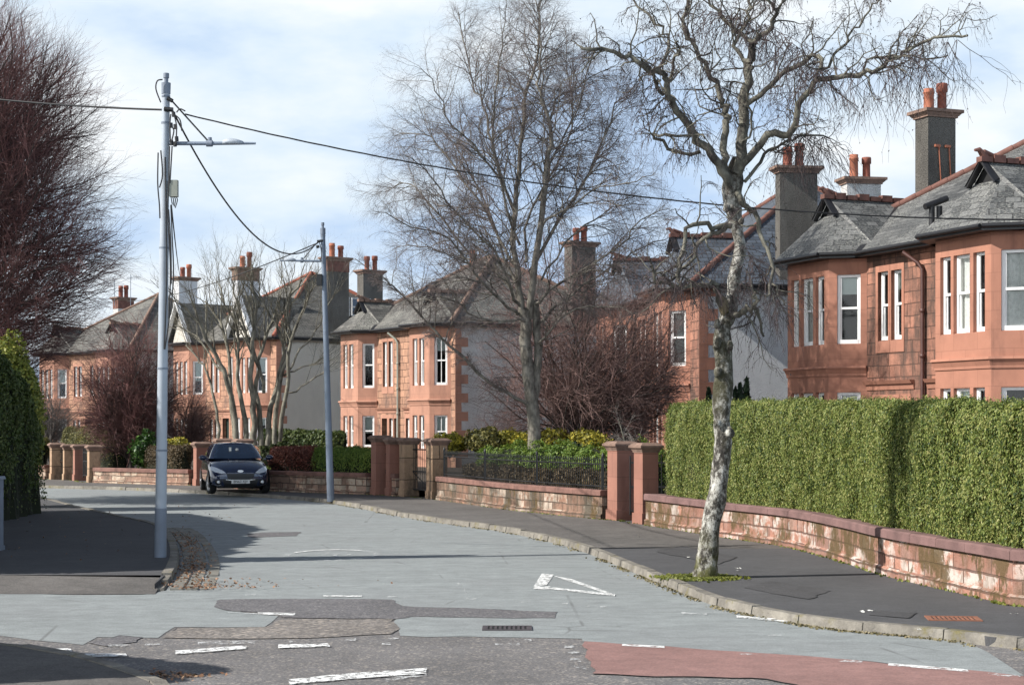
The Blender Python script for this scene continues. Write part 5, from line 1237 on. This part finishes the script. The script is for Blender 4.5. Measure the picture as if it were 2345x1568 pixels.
# slim tall conifer of the left-hand garden, outside the frame, whose shadow falls across the road
rt=empty('tall_conifer',(-10.6,24.2,.1),'slim tall conifer of the left-hand corner garden, outside the frame','conifer'); n=5000; t=NR.uniform(0,1,(n,1)); a=NR.uniform(0,6.283,(n,1)); r=.75*(1-t**1.6)*NR.uniform(.3,1.1,(n,1))+.05
P=np.concatenate([-10.6+r*np.cos(a),24.2+r*np.sin(a),.3+t*7.4],axis=1); V,F=leaf_quads(P,np.concatenate([np.cos(a),np.sin(a),a*0+.4],axis=1),.07,2.0,.5,up=2); np_mesh('foliage',V,F,M['darkconifer'],rt); m=MB(); m.tube([(-10.6,24.2,.0),(-10.6,24.2,7.2)],[.1,.02],7); m.build('trunk',M['bark_dark'],rt)

bush('tall_evergreen','tall rounded yellow-green evergreen rising sunlit behind the dark hedge at the left edge',8,955,40.6,92,188,M['evergreen'],26000,.03,1.4,lump=.16)
# ------------------------------------------------------------------ poles, lamps, cables
def pole(label,base,top,r0,r1,mat,cat='lamp post',collar=True):
    rt=empty('street_lamp_pole',base,label,cat,'grey steel street poles'); b=Vector(base); t=Vector(top); L=lambda f: b.lerp(t,f); R0=lambda f: r0+(r1-r0)*f
    m=MB(); fs=[0,.1,.11,.35,.36,.66,.665,.96]; m.tube([L(f) for f in (0,.25,.5,.62,.64,.66,.8,.965)],[R0(0),R0(.25),R0(.5),R0(.62),R0(.64)*1.06,R0(.66)*.97,R0(.8)*.97,R0(.965)*.97],20); m.build('shaft',mat,rt)
    k=MB(); k.tube([L(-.004),L(.102)],[R0(0)*1.05,R0(.1)*1.05],20); k.build('base_sleeve',M['steeldk'],rt)
    for f in (.22,.39,.64,.90,.955): 
        k=MB(); k.tube([L(f),L(f+.004)],[R0(f)*1.09]*2,20); k.build('band',M['steeldk'],rt)
    k=MB(); k.tube([L(.962),L(.985)],[R0(1)*1.15,R0(1)*1.2],18); k.tube([L(.985),L(1.0)],[R0(1)*.55]*2,10); k.tube([L(.995),L(1.005)],[R0(1)*.75]*2,10); k.build('cap',M['steeldk'],rt)
    return rt,L
def lamp(rt,p,d,L,stay,sc=1):
    """bracket arm with stay and flat lantern"""
    p=Vector(p); d=Vector(d).normalized(); up=Vector((0,0,1)); e=p+d*L
    m=MB(); m.tube([p,p+d*L*.5,e],[.03,.028,.018],8); ar=m.build('lamp_arm',M['steel2'],rt)
    m=MB(); m.tube([Vector(stay),p+d*L*.46+up*.02],.014,6); m.build('stay',M['iron'],ar)
    m=MB(); m.tube([p+d*L*.43,p+d*L*.50],.05,8); m.tube([p+d*L*.47,p+d*L*.47+up*.09],.03,6); m.build('clamp',M['steeldk'],ar)
    h=MB(); prof=[(0,.03,.02),(.05,.05,.045),(.12,.07,.055),(.22,.06,.04),(.31,.025,.012)]; sd=d.cross(up); V=[];F=[]; c=p+d*L*.62
    for x,w,hh in prof: V+=[c+d*x+sd*w+up*.02,c+d*x+sd*w*.7+up*(hh+.02),c+d*x-sd*w*.7+up*(hh+.02),c+d*x-sd*w+up*.02,c+d*x-sd*w*.8-up*.01,c+d*x+sd*w*.8-up*.01]
    for i in range(4):
        for j in range(6): F.append([i*6+j,i*6+(j+1)%6,(i+1)*6+(j+1)%6,(i+1)*6+j])
    F+= [[5,4,3,2,1,0],[24,25,26,27,28,29]]; h.shared(V,F,0,True); lh=h.build('lantern',M['steel'],ar)
    b=MB(); b.face([c+d*.1+sd*.06-up*.014,c+d*.1-sd*.06-up*.014,c+d*.26-sd*.05-up*.014,c+d*.26+sd*.05-up*.014]); b.build('lens',M['lamp'],lh)
def cable(name,label,pts,r,parent=None,cat='cable',twist=False):
    pts=[Vector(p) for p in pts]; m=MB()
    if twist:
        L=resample(pts,.06); 
        for ph in(0,2.1,4.2):
            q=[]
            for i,p in enumerate(L): a=i*.22+ph; q.append(p+Vector((0,math.cos(a),math.sin(a)))*r*.75)
            m.tube(q,r*.62,5,cap=False)
    else: m.tube(pts,r,6,cap=False)
    o=m.build(name,M['cable'],parent,base=None if parent else pts[0])
    if not parent: tag(o,label,cat,'overhead cables')
    return o
def sag(p,q,s,n=24): return [Vector(p).lerp(Vector(q),i/n)-Vector((0,0,4*s*(i/n)*(1-i/n))) for i in range(n+1)]
PN=G(367,1275,PV); DN=PN.y; TN=A(380.5,174,DN)
pn,Ln=pole('tall pale grey steel pole with box and lamp arm standing on the left-hand pavement',PN,TN,.088,.058,M['steel'])
lamp(pn,A(388,329,DN-.02),(1,-.08,-.012),1.32,A(392,230,DN-.05))
# cable clutter on the near pole
k=MB(); k.tube([A(383,225,DN-.06),A(395,232,DN-.06)],.03,8); k.tube([A(376,250,DN-.08),A(396,252,DN-.08)],.035,8); k.build('bracket',M['iron'],pn)
for x,y in ((397,262),(391,287),(401,290),(404,318),(392,326),(400,330)):
    k=MB(); k.tube([A(x,y-5,DN-.08),A(x+1,y+6,DN-.08)],.028,8); k.build('insulator',M['iron'],pn)
for pts in ([(372,183),(360,186),(357,205),(368,235)],[(391,262),(389,285),(390,325)],[(399,265),(404,290),(403,330)],[(392,290),(398,300),(392,326)],[(404,258),(412,250),(424,255)],[(398,262),(412,275),(416,300)],[(362,350),(361,420),(365,470),(366,500)],[(368,345),(372,400),(365,430)],[(388,335),(386,430),(383,480),(388,560),(390,640),(386,730)],[(394,335),(389,420)],[(391,470),(394,540),(397,640),(386,740),(377,800)],[(386,480),(391,560),(392,650)],[(378,360),(380,480),(381,640),(376,800)]):
    cable('drop_cable','',smooth_line([A(x,y,DN-.10) for x,y in pts],4),.011,pn)
bx_=MB(); c=A(398,433,DN-.05); bx_.box((c.x,c.y),(1,0),(0,1),.062,.05,c.z-.12,c.z+.13); bo=bx_.build('junction_box',M['boxgrey'],pn,bevel=.01)
for i in range(4):
    cable('tail_cable','',smooth_line([c+Vector((-.04+.025*i,-.02,-.12)),c+Vector((-.03+.03*i,-.03,-.17)),c+Vector((-.02+.015*i,-.03,-.23-.02*i))],3),.008,bo)
PF=G(757,1145,PV); DF=PF.y; TF=A(738.5,513,DF)
pf,Lf=pole('bluish steel pole with lamp arm pointing left, beside the kerb past the car',PF,TF,.095,.060,M['steel2'])
lamp(pf,A(735,598,DF-.02),(-1,-.05,.01),1.08,A(728,553,DF))
k=MB(); c=A(731,641,DF-.05); k.box((c.x,c.y),(1,0),(0,1),.07,.07,c.z-.15,c.z+.15); k.build('junction_box',M['iron'],pf,bevel=.01)
k=MB(); k.tube([A(726,553,DF-.04),A(740,551,DF-.04)],.035,8); k.tube([A(724,566,DF-.04),A(731,564,DF-.04)],.04,8); k.build('bracket',M['iron'],pf)
cable('drop_cable','',smooth_line([A(731,553,DF-.08),A(736,580,DF-.08),A(734,600,DF-.08)],4),.012,pf)
cable('overhead_cable','cable from the left edge past the dense tree to the tall pale pole',sag(A(-420,172,27),A(376,252,DN),.10),.016)
cable('overhead_cable','twisted cable crossing the sky from the tall pale pole past the street birch',sag(A(424,262,DN),A(2620,500,25.4),.50,60),.0095,twist=True)
cable('overhead_cable','deep-sagging cable between the tall pale pole and the bluish pole',sag(A(394,252,DN),A(730,553,DF),1.05,40),.016)
cable('overhead_cable','thin service cable from the bluish pole down to the left-hand chimneys',sag(A(728,556,DF),A(292,690,100),.35),.016)
cable('overhead_cable','thin drop wire slanting from the tall pale pole to the white chimney',sag(A(392,470,DN),A(414,634,98),.3),.012)
# grey cabinet at the left edge of the frame
c=G(-24,1262,PV); rt=empty('utility_cabinet',(c.x-.2,c.y+.2,PV),'ribbed blue-grey steel cabinet cut off by the left edge of the picture','cabinet'); m=MB(); C0=Vector((c.x-.26,c.y+.2,0)); m.box(C0,(1,0),(0,1),.36,.2,PV-.02,PV+1.13); m.build('housing',M['steel2'],rt,bevel=.01)
for i in range(9):
    k=MB(); k.box(C0+Vector((-.32+.08*i,-.205,0)),(1,0),(0,1),.018,.012,PV+.08,PV+1.05); k.build('rib',M['steel2'],rt)
k=MB(); k.box(C0,(1,0),(0,1),.39,.23,PV+1.13,PV+1.18,0,.96); k.build('lid',M['steel2'],rt,bevel=.01); k=MB(); k.box(C0,(1,0),(0,1),.38,.22,PV-.05,PV+.07); k.build('plinth',M['steeldk'],rt)
# television aerials on the far-left chimney
def aerial(label,px,y0,y1,D,side):
    a,b=A(px,y0,D),A(px,y1,D); rt=empty('television_aerial',a,label,'aerial','chimney aerials'); m=MB(); m.tube([a,b],.02,6); m.build('mast',M['steeldk'],rt); m=MB()
    c=b+Vector((0,0,-.25)); m.tube([c-Vector((.25,0,0)),c+Vector((.7*side,0,.1))],.014,5)
    for i in range(6): q=c+Vector((side*(.05+.11*i),0,.015*i)); m.tube([q-Vector((0,.05,.16)),q+Vector((0,.05,.16))],.009,4)
    m.build('dipoles',M['steeldk'],rt)
aerial('aerial mast left of the pots on the farthest chimney',262,700,640,108.5,-1); aerial('aerial mast right of the pots on the farthest chimney',299,700,628,108.5,1)
# ------------------------------------------------------------------ parked hatchback
CB=Vector((A(552,1130,48.0).x,47.9,PV)); hd=Vector((.262,-.965,0)).normalized(); lt=Vector((-hd.y,hd.x,0)); lt=lt if lt.x>0 else -lt
car=empty('parked_car',CB-hd*1.9,'dark navy small hatchback parked half on the pavement, facing the camera','car')
def cp(s,w,z): return CB-hd*s+lt*w+Vector((0,0,z))
ST=[(0.00,.50,.60,.50,.27,.60,.655),(.06,.62,.71,.58,.22,.63,.70),(.16,.70,.79,.66,.19,.68,.765),(.38,.79,.845,.725,.19,.765,.86),(.70,.82,.86,.765,.19,.84,.945),(1.0,.83,.86,.79,.20,.90,1.0),(1.6,.83,.86,.80,.20,.94,1.0),(2.6,.83,.86,.80,.20,.97,1.02),(3.3,.82,.85,.77,.22,1.0,1.04),(3.75,.74,.81,.70,.28,1.0,1.03),(3.92,.60,.70,.60,.36,.92,.98)]
V=[];F=[];ring=None
for s,wb,wm,wsd,zb,zs,zt in ST:
    half=[(0,zb),(wb*.85,zb),(wm*.985,zb+.10),(wm,.46),(wm*.99,zs-.10),(wsd+.03,zs),(wsd*.62,zt-.012),(0,zt)]
    r=[(w,z) for w,z in half]+[(-w,z) for w,z in reversed(half[1:-1])]
    ring=len(r); V+=[cp(s,w,z) for w,z in r]
for i in range(len(ST)-1):
    for j in range(ring): F.append([i*ring+j,(i+1)*ring+j,(i+1)*ring+(j+1)%ring,i*ring+(j+1)%ring])
F.append(list(range(ring))); F.append(list(reversed(range((len(ST)-1)*ring,len(ST)*ring))))
m=MB(); m.shared(V,F,0,True); body=m.build('body',M['carpaint'],car,sub=2)
BR=[(.92,0),(.96,.30),(1.06,.56),(1.32,.755),(2.1,.795),(2.9,.775),(3.5,.70),(3.78,.45),(3.84,0)]; RR=[(1.80,0),(1.81,.22),(1.85,.40),(1.98,.53),(2.3,.565),(2.9,.55),(3.3,.50),(3.48,.32),(3.52,0)]
def gh(a,t,off=0):
    a=max(0,min(7.999,a)); i=int(a); f=a-i; g_=f*f if i==0 else f
    L=lambda T: (T[i][0]*(1-g_)+T[i+1][0]*g_,T[i][1]*(1-f)+T[i+1][1]*f)
    b,r=L(BR),L(RR); zb=.985+.02*min(1,a/3); zr=1.405+.035*min(1,max(0,(a-1)/3))-.04*max(0,a-6)/2; c=t**.9
    return (b[0]+(r[0]-b[0])*t,(b[1]+(r[1]-b[1])*t)+.02*math.sin(math.pi*t)+off*min(1,a/3),zb+(zr-zb)*c+(off*.6 if a<3 else 0),)
def ghp(a,t,side,off=0):
    s,w,z=gh(a,t); 
    if off:
        s-=off*(1-min(1,a/3.2))*.9-off*max(0,(a-6)/2); w+=off*min(1,a/3); z+=off*.35
    return cp(s,w*side,z)
m=MB()
for side in(1,-1):
    V=[];F=[];na,nt_=32,6
    for i in range(na+1):
        for j in range(nt_+1): V.append(ghp(i*8/na,j/nt_,side))
    for i in range(na):
        for j in range(nt_):
            q=[i*7+j,(i+1)*7+j,(i+1)*7+j+1,i*7+j+1]; F.append(q if side<0 else q[::-1])
    m.shared(V,F,0,True)
# roof skin
V=[];F=[];n=24
edge=[gh(i*8/n,1) for i in range(n+1)]
for s,w,z in edge:
    for f in(-1,-.6,-.2,.2,.6,1): V.append(cp(s,w*f,z+.035*(1-f*f)*min(1,w/.4)))
for i in range(n):
    for j in range(5): F.append([i*6+j,(i+1)*6+j,(i+1)*6+j+1,i*6+j+1])
m.shared(V,F,0,True); m.build('cabin',M['carpaint'],car)
def patch(name,a0,a1,t0,t1,side,mat,off=.012,both=False,na=14,parent=None):
    mm=MB(); V=[];F=[]
    if both: cols=[(a,-1) for a in np.linspace(a1,0,na)]+[(a,1) for a in np.linspace(0,a1,na)[1:]]
    else: cols=[(a,side) for a in np.linspace(a0,a1,na)]
    for a,sd_ in cols:
        for j in range(7): V.append(ghp(a,t0+(t1-t0)*j/6,sd_,off))
    for i in range(len(cols)-1):
        for j in range(6):
            q=[i*7+j,(i+1)*7+j,(i+1)*7+j+1,i*7+j+1]; F.append(q if (both or side>0) else q[::-1])
    mm.shared(V,F,0,True); return mm.build(name,mat,parent or car)
ws_=patch('windscreen',0,2.45,.03,.93,1,M['carglass'],both=True)
for sd_ in(1,-1):
    patch('side_window',3.25,4.6,.10,.88,sd_,M['carglass']); patch('rear_side_window',4.72,5.9,.12,.86,sd_,M['carglass'])
k=MB(); 
for w,z,a,b in ((-.16,1.23,.035,.10),): 
    s=1.36; k.face([cp(s-.012,w-a,z-b),cp(s-.012,w+a,z-b),cp(s+.03,w+a,z+b),cp(s+.03,w-a,z+b)])
k.build('dashboard_paper',M['paper'],ws_)
k=MB(); k.lathe(cp(1.40,.04,1.26),[(.035,0),(.045,.02),(.01,.04)],10,axis=hd); k.build('rear_view_mirror',M['paper'],ws_)
from mathutils.bvhtree import BVHTree
_dg=bpy.context.evaluated_depsgraph_get(); _ev=body.evaluated_get(_dg); _me=_ev.to_mesh(); _off=BASE[body.name]
bvh=BVHTree.FromPolygons([v.co+_off for v in _me.vertices],[list(p.vertices) for p in _me.polygons]); _ev.to_mesh_clear()
def nose(w,z):       # distance behind the foremost point at which the body skin lies
    h=bvh.ray_cast(cp(-2,w,z),-hd)
    if h[0] is None: return .45
    return min(.75,max(-.2,(CB-h[0]).dot(hd)))
def front(name,out,mat,off=.012,th=.03,parent=None):
    mm=MB(); o=[]
    for i in range(len(out)):
        p,q=out[i],out[(i+1)%len(out)]
        for k in range(4): o.append((p[0]+(q[0]-p[0])*k/4,p[1]+(q[1]-p[1])*k/4))
    n=len(o); cw,cz=sum(p[0] for p in o)/n,sum(p[1] for p in o)/n; V=[];F=[]; off=.012+off*.25
    for t in(1,.7,.35):
        for w,z in o: w2,z2=cw+(w-cw)*t,cz+(z-cz)*t; V.append(cp(nose(w2,z2)-off,w2,z2))
    V.append(cp(nose(cw,cz)-off,cw,cz))
    for k in range(2):
        for i in range(n): F.append([k*n+i,k*n+(i+1)%n,(k+1)*n+(i+1)%n,(k+1)*n+i])
    for i in range(n): F.append([2*n+i,2*n+(i+1)%n,3*n])
    mm.shared(V,F,0,True); bk=[p-hd*.05 for p in V[:n]]
    for i in range(n): mm.face([V[(i+1)%n],V[i],bk[i],bk[(i+1)%n]])
    return mm.build(name,mat,parent or car)
front('upper_grille',[(-.40,.60),(.40,.60),(.35,.445),(-.35,.445)],M['trim'],.02)
front('grille_bar',[(-.38,.625),(.38,.625),(.37,.60),(-.37,.60)],M['carpaint'],.03)
lg=front('lower_grille',[(-.52,.44),(.52,.44),(.44,.235),(-.44,.235)],M['trim'],.022)
front('chrome_strip',[(-.42,.435),(-.20,.41),(.20,.41),(.42,.435),(.41,.42),(.2,.395),(-.2,.395),(-.41,.42)],M['chrome'],.034,parent=lg)
front('bumper_lip',[(-.66,.235),(.66,.235),(.60,.165),(-.60,.165)],M['trim'],.03)
for sd_ in(1,-1):
    hl=front('headlight',[(sd_*w,z) for w,z in ((.41,.615),(.52,.70),(.66,.765),(.775,.80),(.815,.775),(.80,.70),(.70,.635),(.54,.60))],M['lamp'],.03)
    fg=front('fog_light',[(sd_*w,z) for w,z in ((.53,.42),(.68,.43),(.72,.36),(.66,.29),(.55,.30))],M['trim'],.03); 
    c=cp(nose(sd_*.62,.36)-.03,sd_*.62,.36); k=MB(); k.lathe(c,[(.048,0),(.045,.01),(.02,.02)],12,axis=hd); k.build('lens',M['lamp'],fg)
    front('bumper_chrome',[(sd_*w,z) for w,z in ((.54,.285),(.70,.275),(.72,.255),(.55,.265))],M['chrome'],.03)
    # door mirror
    k=MB(); bm=bmesh.new(); bmesh.ops.create_icosphere(bm,subdivisions=3,radius=1); c=cp(1.22,sd_*.965,1.03)
    bm.verts.index_update(); k.shared([c+hd*(v.co.y*.085)+lt*(v.co.x*.115)+Vector((0,0,v.co.z*.075)) for v in bm.verts],[[v.index for v in f.verts] for f in bm.faces],0,True); bm.free()
    k.bar(cp(1.24,sd_*.80,.98),cp(1.23,sd_*.93,1.01),.05,.04); k.build('door_mirror',M['carpaint'],car)
    for s0,st in((.74,.18),(3.24,0)):
        ax=(lt*math.cos(st)+hd*math.sin(st)*-1).normalized() if st else lt
        c=cp(s0,sd_*.755,.30); k=MB(); A_=ax*sd_; k.lathe(c-A_*.09,[(.20,0),(.275,.0),(.298,.03),(.302,.09),(.298,.16),(.275,.19),(.21,.185),(.20,.17)],28,axis=A_,top=False); wh=k.build('wheel',M['rubber'],car)
        k=MB(); k.lathe(c+A_*.06,[(.20,.03),(.195,0),(.05,.015)],20,axis=A_); 
        for q in range(7):
            an=2*math.pi*q/7; u=Vector((0,0,1))*math.sin(an)+hd*math.cos(an); k.bar(c+A_*.095+u*.04,c+A_*.10+u*.195,.05,.02,up=A_)
        k.lathe(c+A_*.09,[(.05,0),(.045,.025),(.01,.03)],10,axis=A_); k.build('rim',M['alloy'],wh)
        k=MB(); Cc=cp(s0,sd_*.852,.33); V=[Cc+hd*.36*math.cos(math.pi*i/14)+Vector((0,0,.36*math.sin(math.pi*i/14))) for i in range(15)]; k.face([p+lt*sd_*.012 for p in V]+[cp(s0+.36,sd_*.864,.2),cp(s0-.36,sd_*.864,.2)][::1]); k.build('wheel_arch',M['trim'],car)
pl=front('number_plate',[(-.26,.425),(.26,.425),(.26,.315),(-.26,.315)],M['plate'],.055)
tv,tf=text_faces('BN63 XJV',.105); k=MB(); k.shared([cp(nose(v.x*.93,.37)-.036,v.x*.93,.37+v.y) for v in tv],tf); k.build('plate_lettering',M['black'],pl)
k=MB(); c=cp(nose(0,.665)-.02,0,.665); k.shared([c+lt*.085*math.cos(i*.3927)+Vector((0,0,.035*math.sin(i*.3927)))-hd*0 for i in range(16)],[list(range(16))]); k.build('oval_badge',M['chrome'],car)
# ------------------------------------------------------------------ light, sky, camera
SUN_EL=rad(37); sd=Vector((-.966,-.259,0)).normalized()       # horizontal direction TO the sun
todir=Vector((sd.x*math.cos(SUN_EL),sd.y*math.cos(SUN_EL),math.sin(SUN_EL)))
la=bpy.data.lights.new('sun','SUN'); la.energy=5.0; la.angle=rad(.53); la.color=(1,.955,.89)
so=bpy.data.objects.new('sun',la); COL.objects.link(so); so.location=(-30,-10,40); so.rotation_euler=todir.to_track_quat('Z','Y').to_euler()
w=bpy.data.worlds.new('World'); SC.world=w; w.use_nodes=True; nt=w.node_tree; nt.nodes.clear()
def wn(t,**k):
    n=nt.nodes.new(t)
    for a,b in k.items(): setattr(n,a,b)
    return n
ou=wn('ShaderNodeOutputWorld'); bg=wn('ShaderNodeBackground'); sk=wn('ShaderNodeTexSky'); sk.sky_type='NISHITA'; sk.sun_disc=False
sk.sun_elevation=SUN_EL; sk.sun_rotation=math.atan2(todir.x,todir.y); sk.air_density=1.0; sk.dust_density=.3; sk.ozone_density=1.2
bg.inputs[1].default_value=.08
tc=wn('ShaderNodeTexCoord'); 
def mapn(scale,loc=(0,0,0)):
    m=wn('ShaderNodeMapping'); m.inputs['Scale'].default_value=scale; m.inputs['Location'].default_value=loc; nt.links.new(tc.outputs['Generated'],m.inputs[0]); return m.outputs[0]
def nz(v,s,d,r):
    n=wn('ShaderNodeTexNoise'); n.inputs['Scale'].default_value=s; n.inputs['Detail'].default_value=d; n.inputs['Roughness'].default_value=r; nt.links.new(v,n.inputs['Vector']); return n.outputs['Fac']
def rmp(f,st):
    r=wn('ShaderNodeValToRGB'); e=r.color_ramp.elements
    while len(e)<len(st): e.new(.5)
    for i,(p,c) in enumerate(st): e[i].position=p; e[i].color=(c,c,c,1) if not hasattr(c,'__len__') else (*c,1)
    nt.links.new(f,r.inputs[0]); return r.outputs[0]
# broken cloud: milky blue gaps and soft white banks low all round; unseen sky overhead dimmed to deepen the shade
sp=wn('ShaderNodeSeparateXYZ'); nt.links.new(tc.outputs['Generated'],sp.inputs[0])
def mth(op,a,b):
    m=wn('ShaderNodeMath',operation=op)
    for s_,v_ in((m.inputs[0],a),(m.inputs[1],b)):
        if hasattr(v_,'node'): nt.links.new(v_,s_)
        else: s_.default_value=v_
    return m.outputs[0]
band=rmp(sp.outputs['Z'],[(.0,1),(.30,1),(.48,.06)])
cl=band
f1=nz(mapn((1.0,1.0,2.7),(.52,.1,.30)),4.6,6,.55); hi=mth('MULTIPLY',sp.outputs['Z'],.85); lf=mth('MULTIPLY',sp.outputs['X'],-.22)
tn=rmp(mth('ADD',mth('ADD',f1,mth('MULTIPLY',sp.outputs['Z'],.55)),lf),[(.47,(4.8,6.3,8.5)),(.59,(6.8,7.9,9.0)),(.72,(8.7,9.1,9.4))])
mx=wn('ShaderNodeMix',data_type='RGBA'); nt.links.new(cl,mx.inputs[0]); dk=wn('ShaderNodeMix',data_type='RGBA',blend_type='MULTIPLY'); dk.inputs[0].default_value=1; nt.links.new(sk.outputs[0],dk.inputs[6]); dk.inputs[7].default_value=(.55,.55,.57,1); nt.links.new(dk.outputs[2],mx.inputs[6]); bk=wn('ShaderNodeMix',data_type='RGBA',blend_type='MULTIPLY'); bk.inputs[0].default_value=1; nt.links.new(tn,bk.inputs[6]); nt.links.new(rmp(mth('ADD',mth('MULTIPLY',sp.outputs['Y'],.5),.5),[(.48,(2.1,2.08,2.02)),(.62,1.0)]),bk.inputs[7]); nt.links.new(bk.outputs[2],mx.inputs[7])   # unseen sky behind the camera brightened, added fill for the shaded gables
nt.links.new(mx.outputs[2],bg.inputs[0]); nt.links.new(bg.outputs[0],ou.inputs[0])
cam=bpy.data.cameras.new('camera'); co=bpy.data.objects.new('camera',cam); COL.objects.link(co); co.location=(0,0,EYE); co.rotation_euler=(rad(90),0,0)
cam.sensor_width=36; cam.lens=FP/2344*36; cam.shift_y=(HY-784)/2344; cam.clip_end=3000; cam.clip_start=.1; SC.camera=co
SC.view_settings.view_transform='Standard'; SC.view_settings.look='None'; SC.view_settings.exposure=0.5; SC.view_settings.gamma=1; SC.view_settings.use_curve_mapping=False
SC.cycles.max_bounces=6; SC.cycles.transparent_max_bounces=12; SC.cycles.use_denoising=True
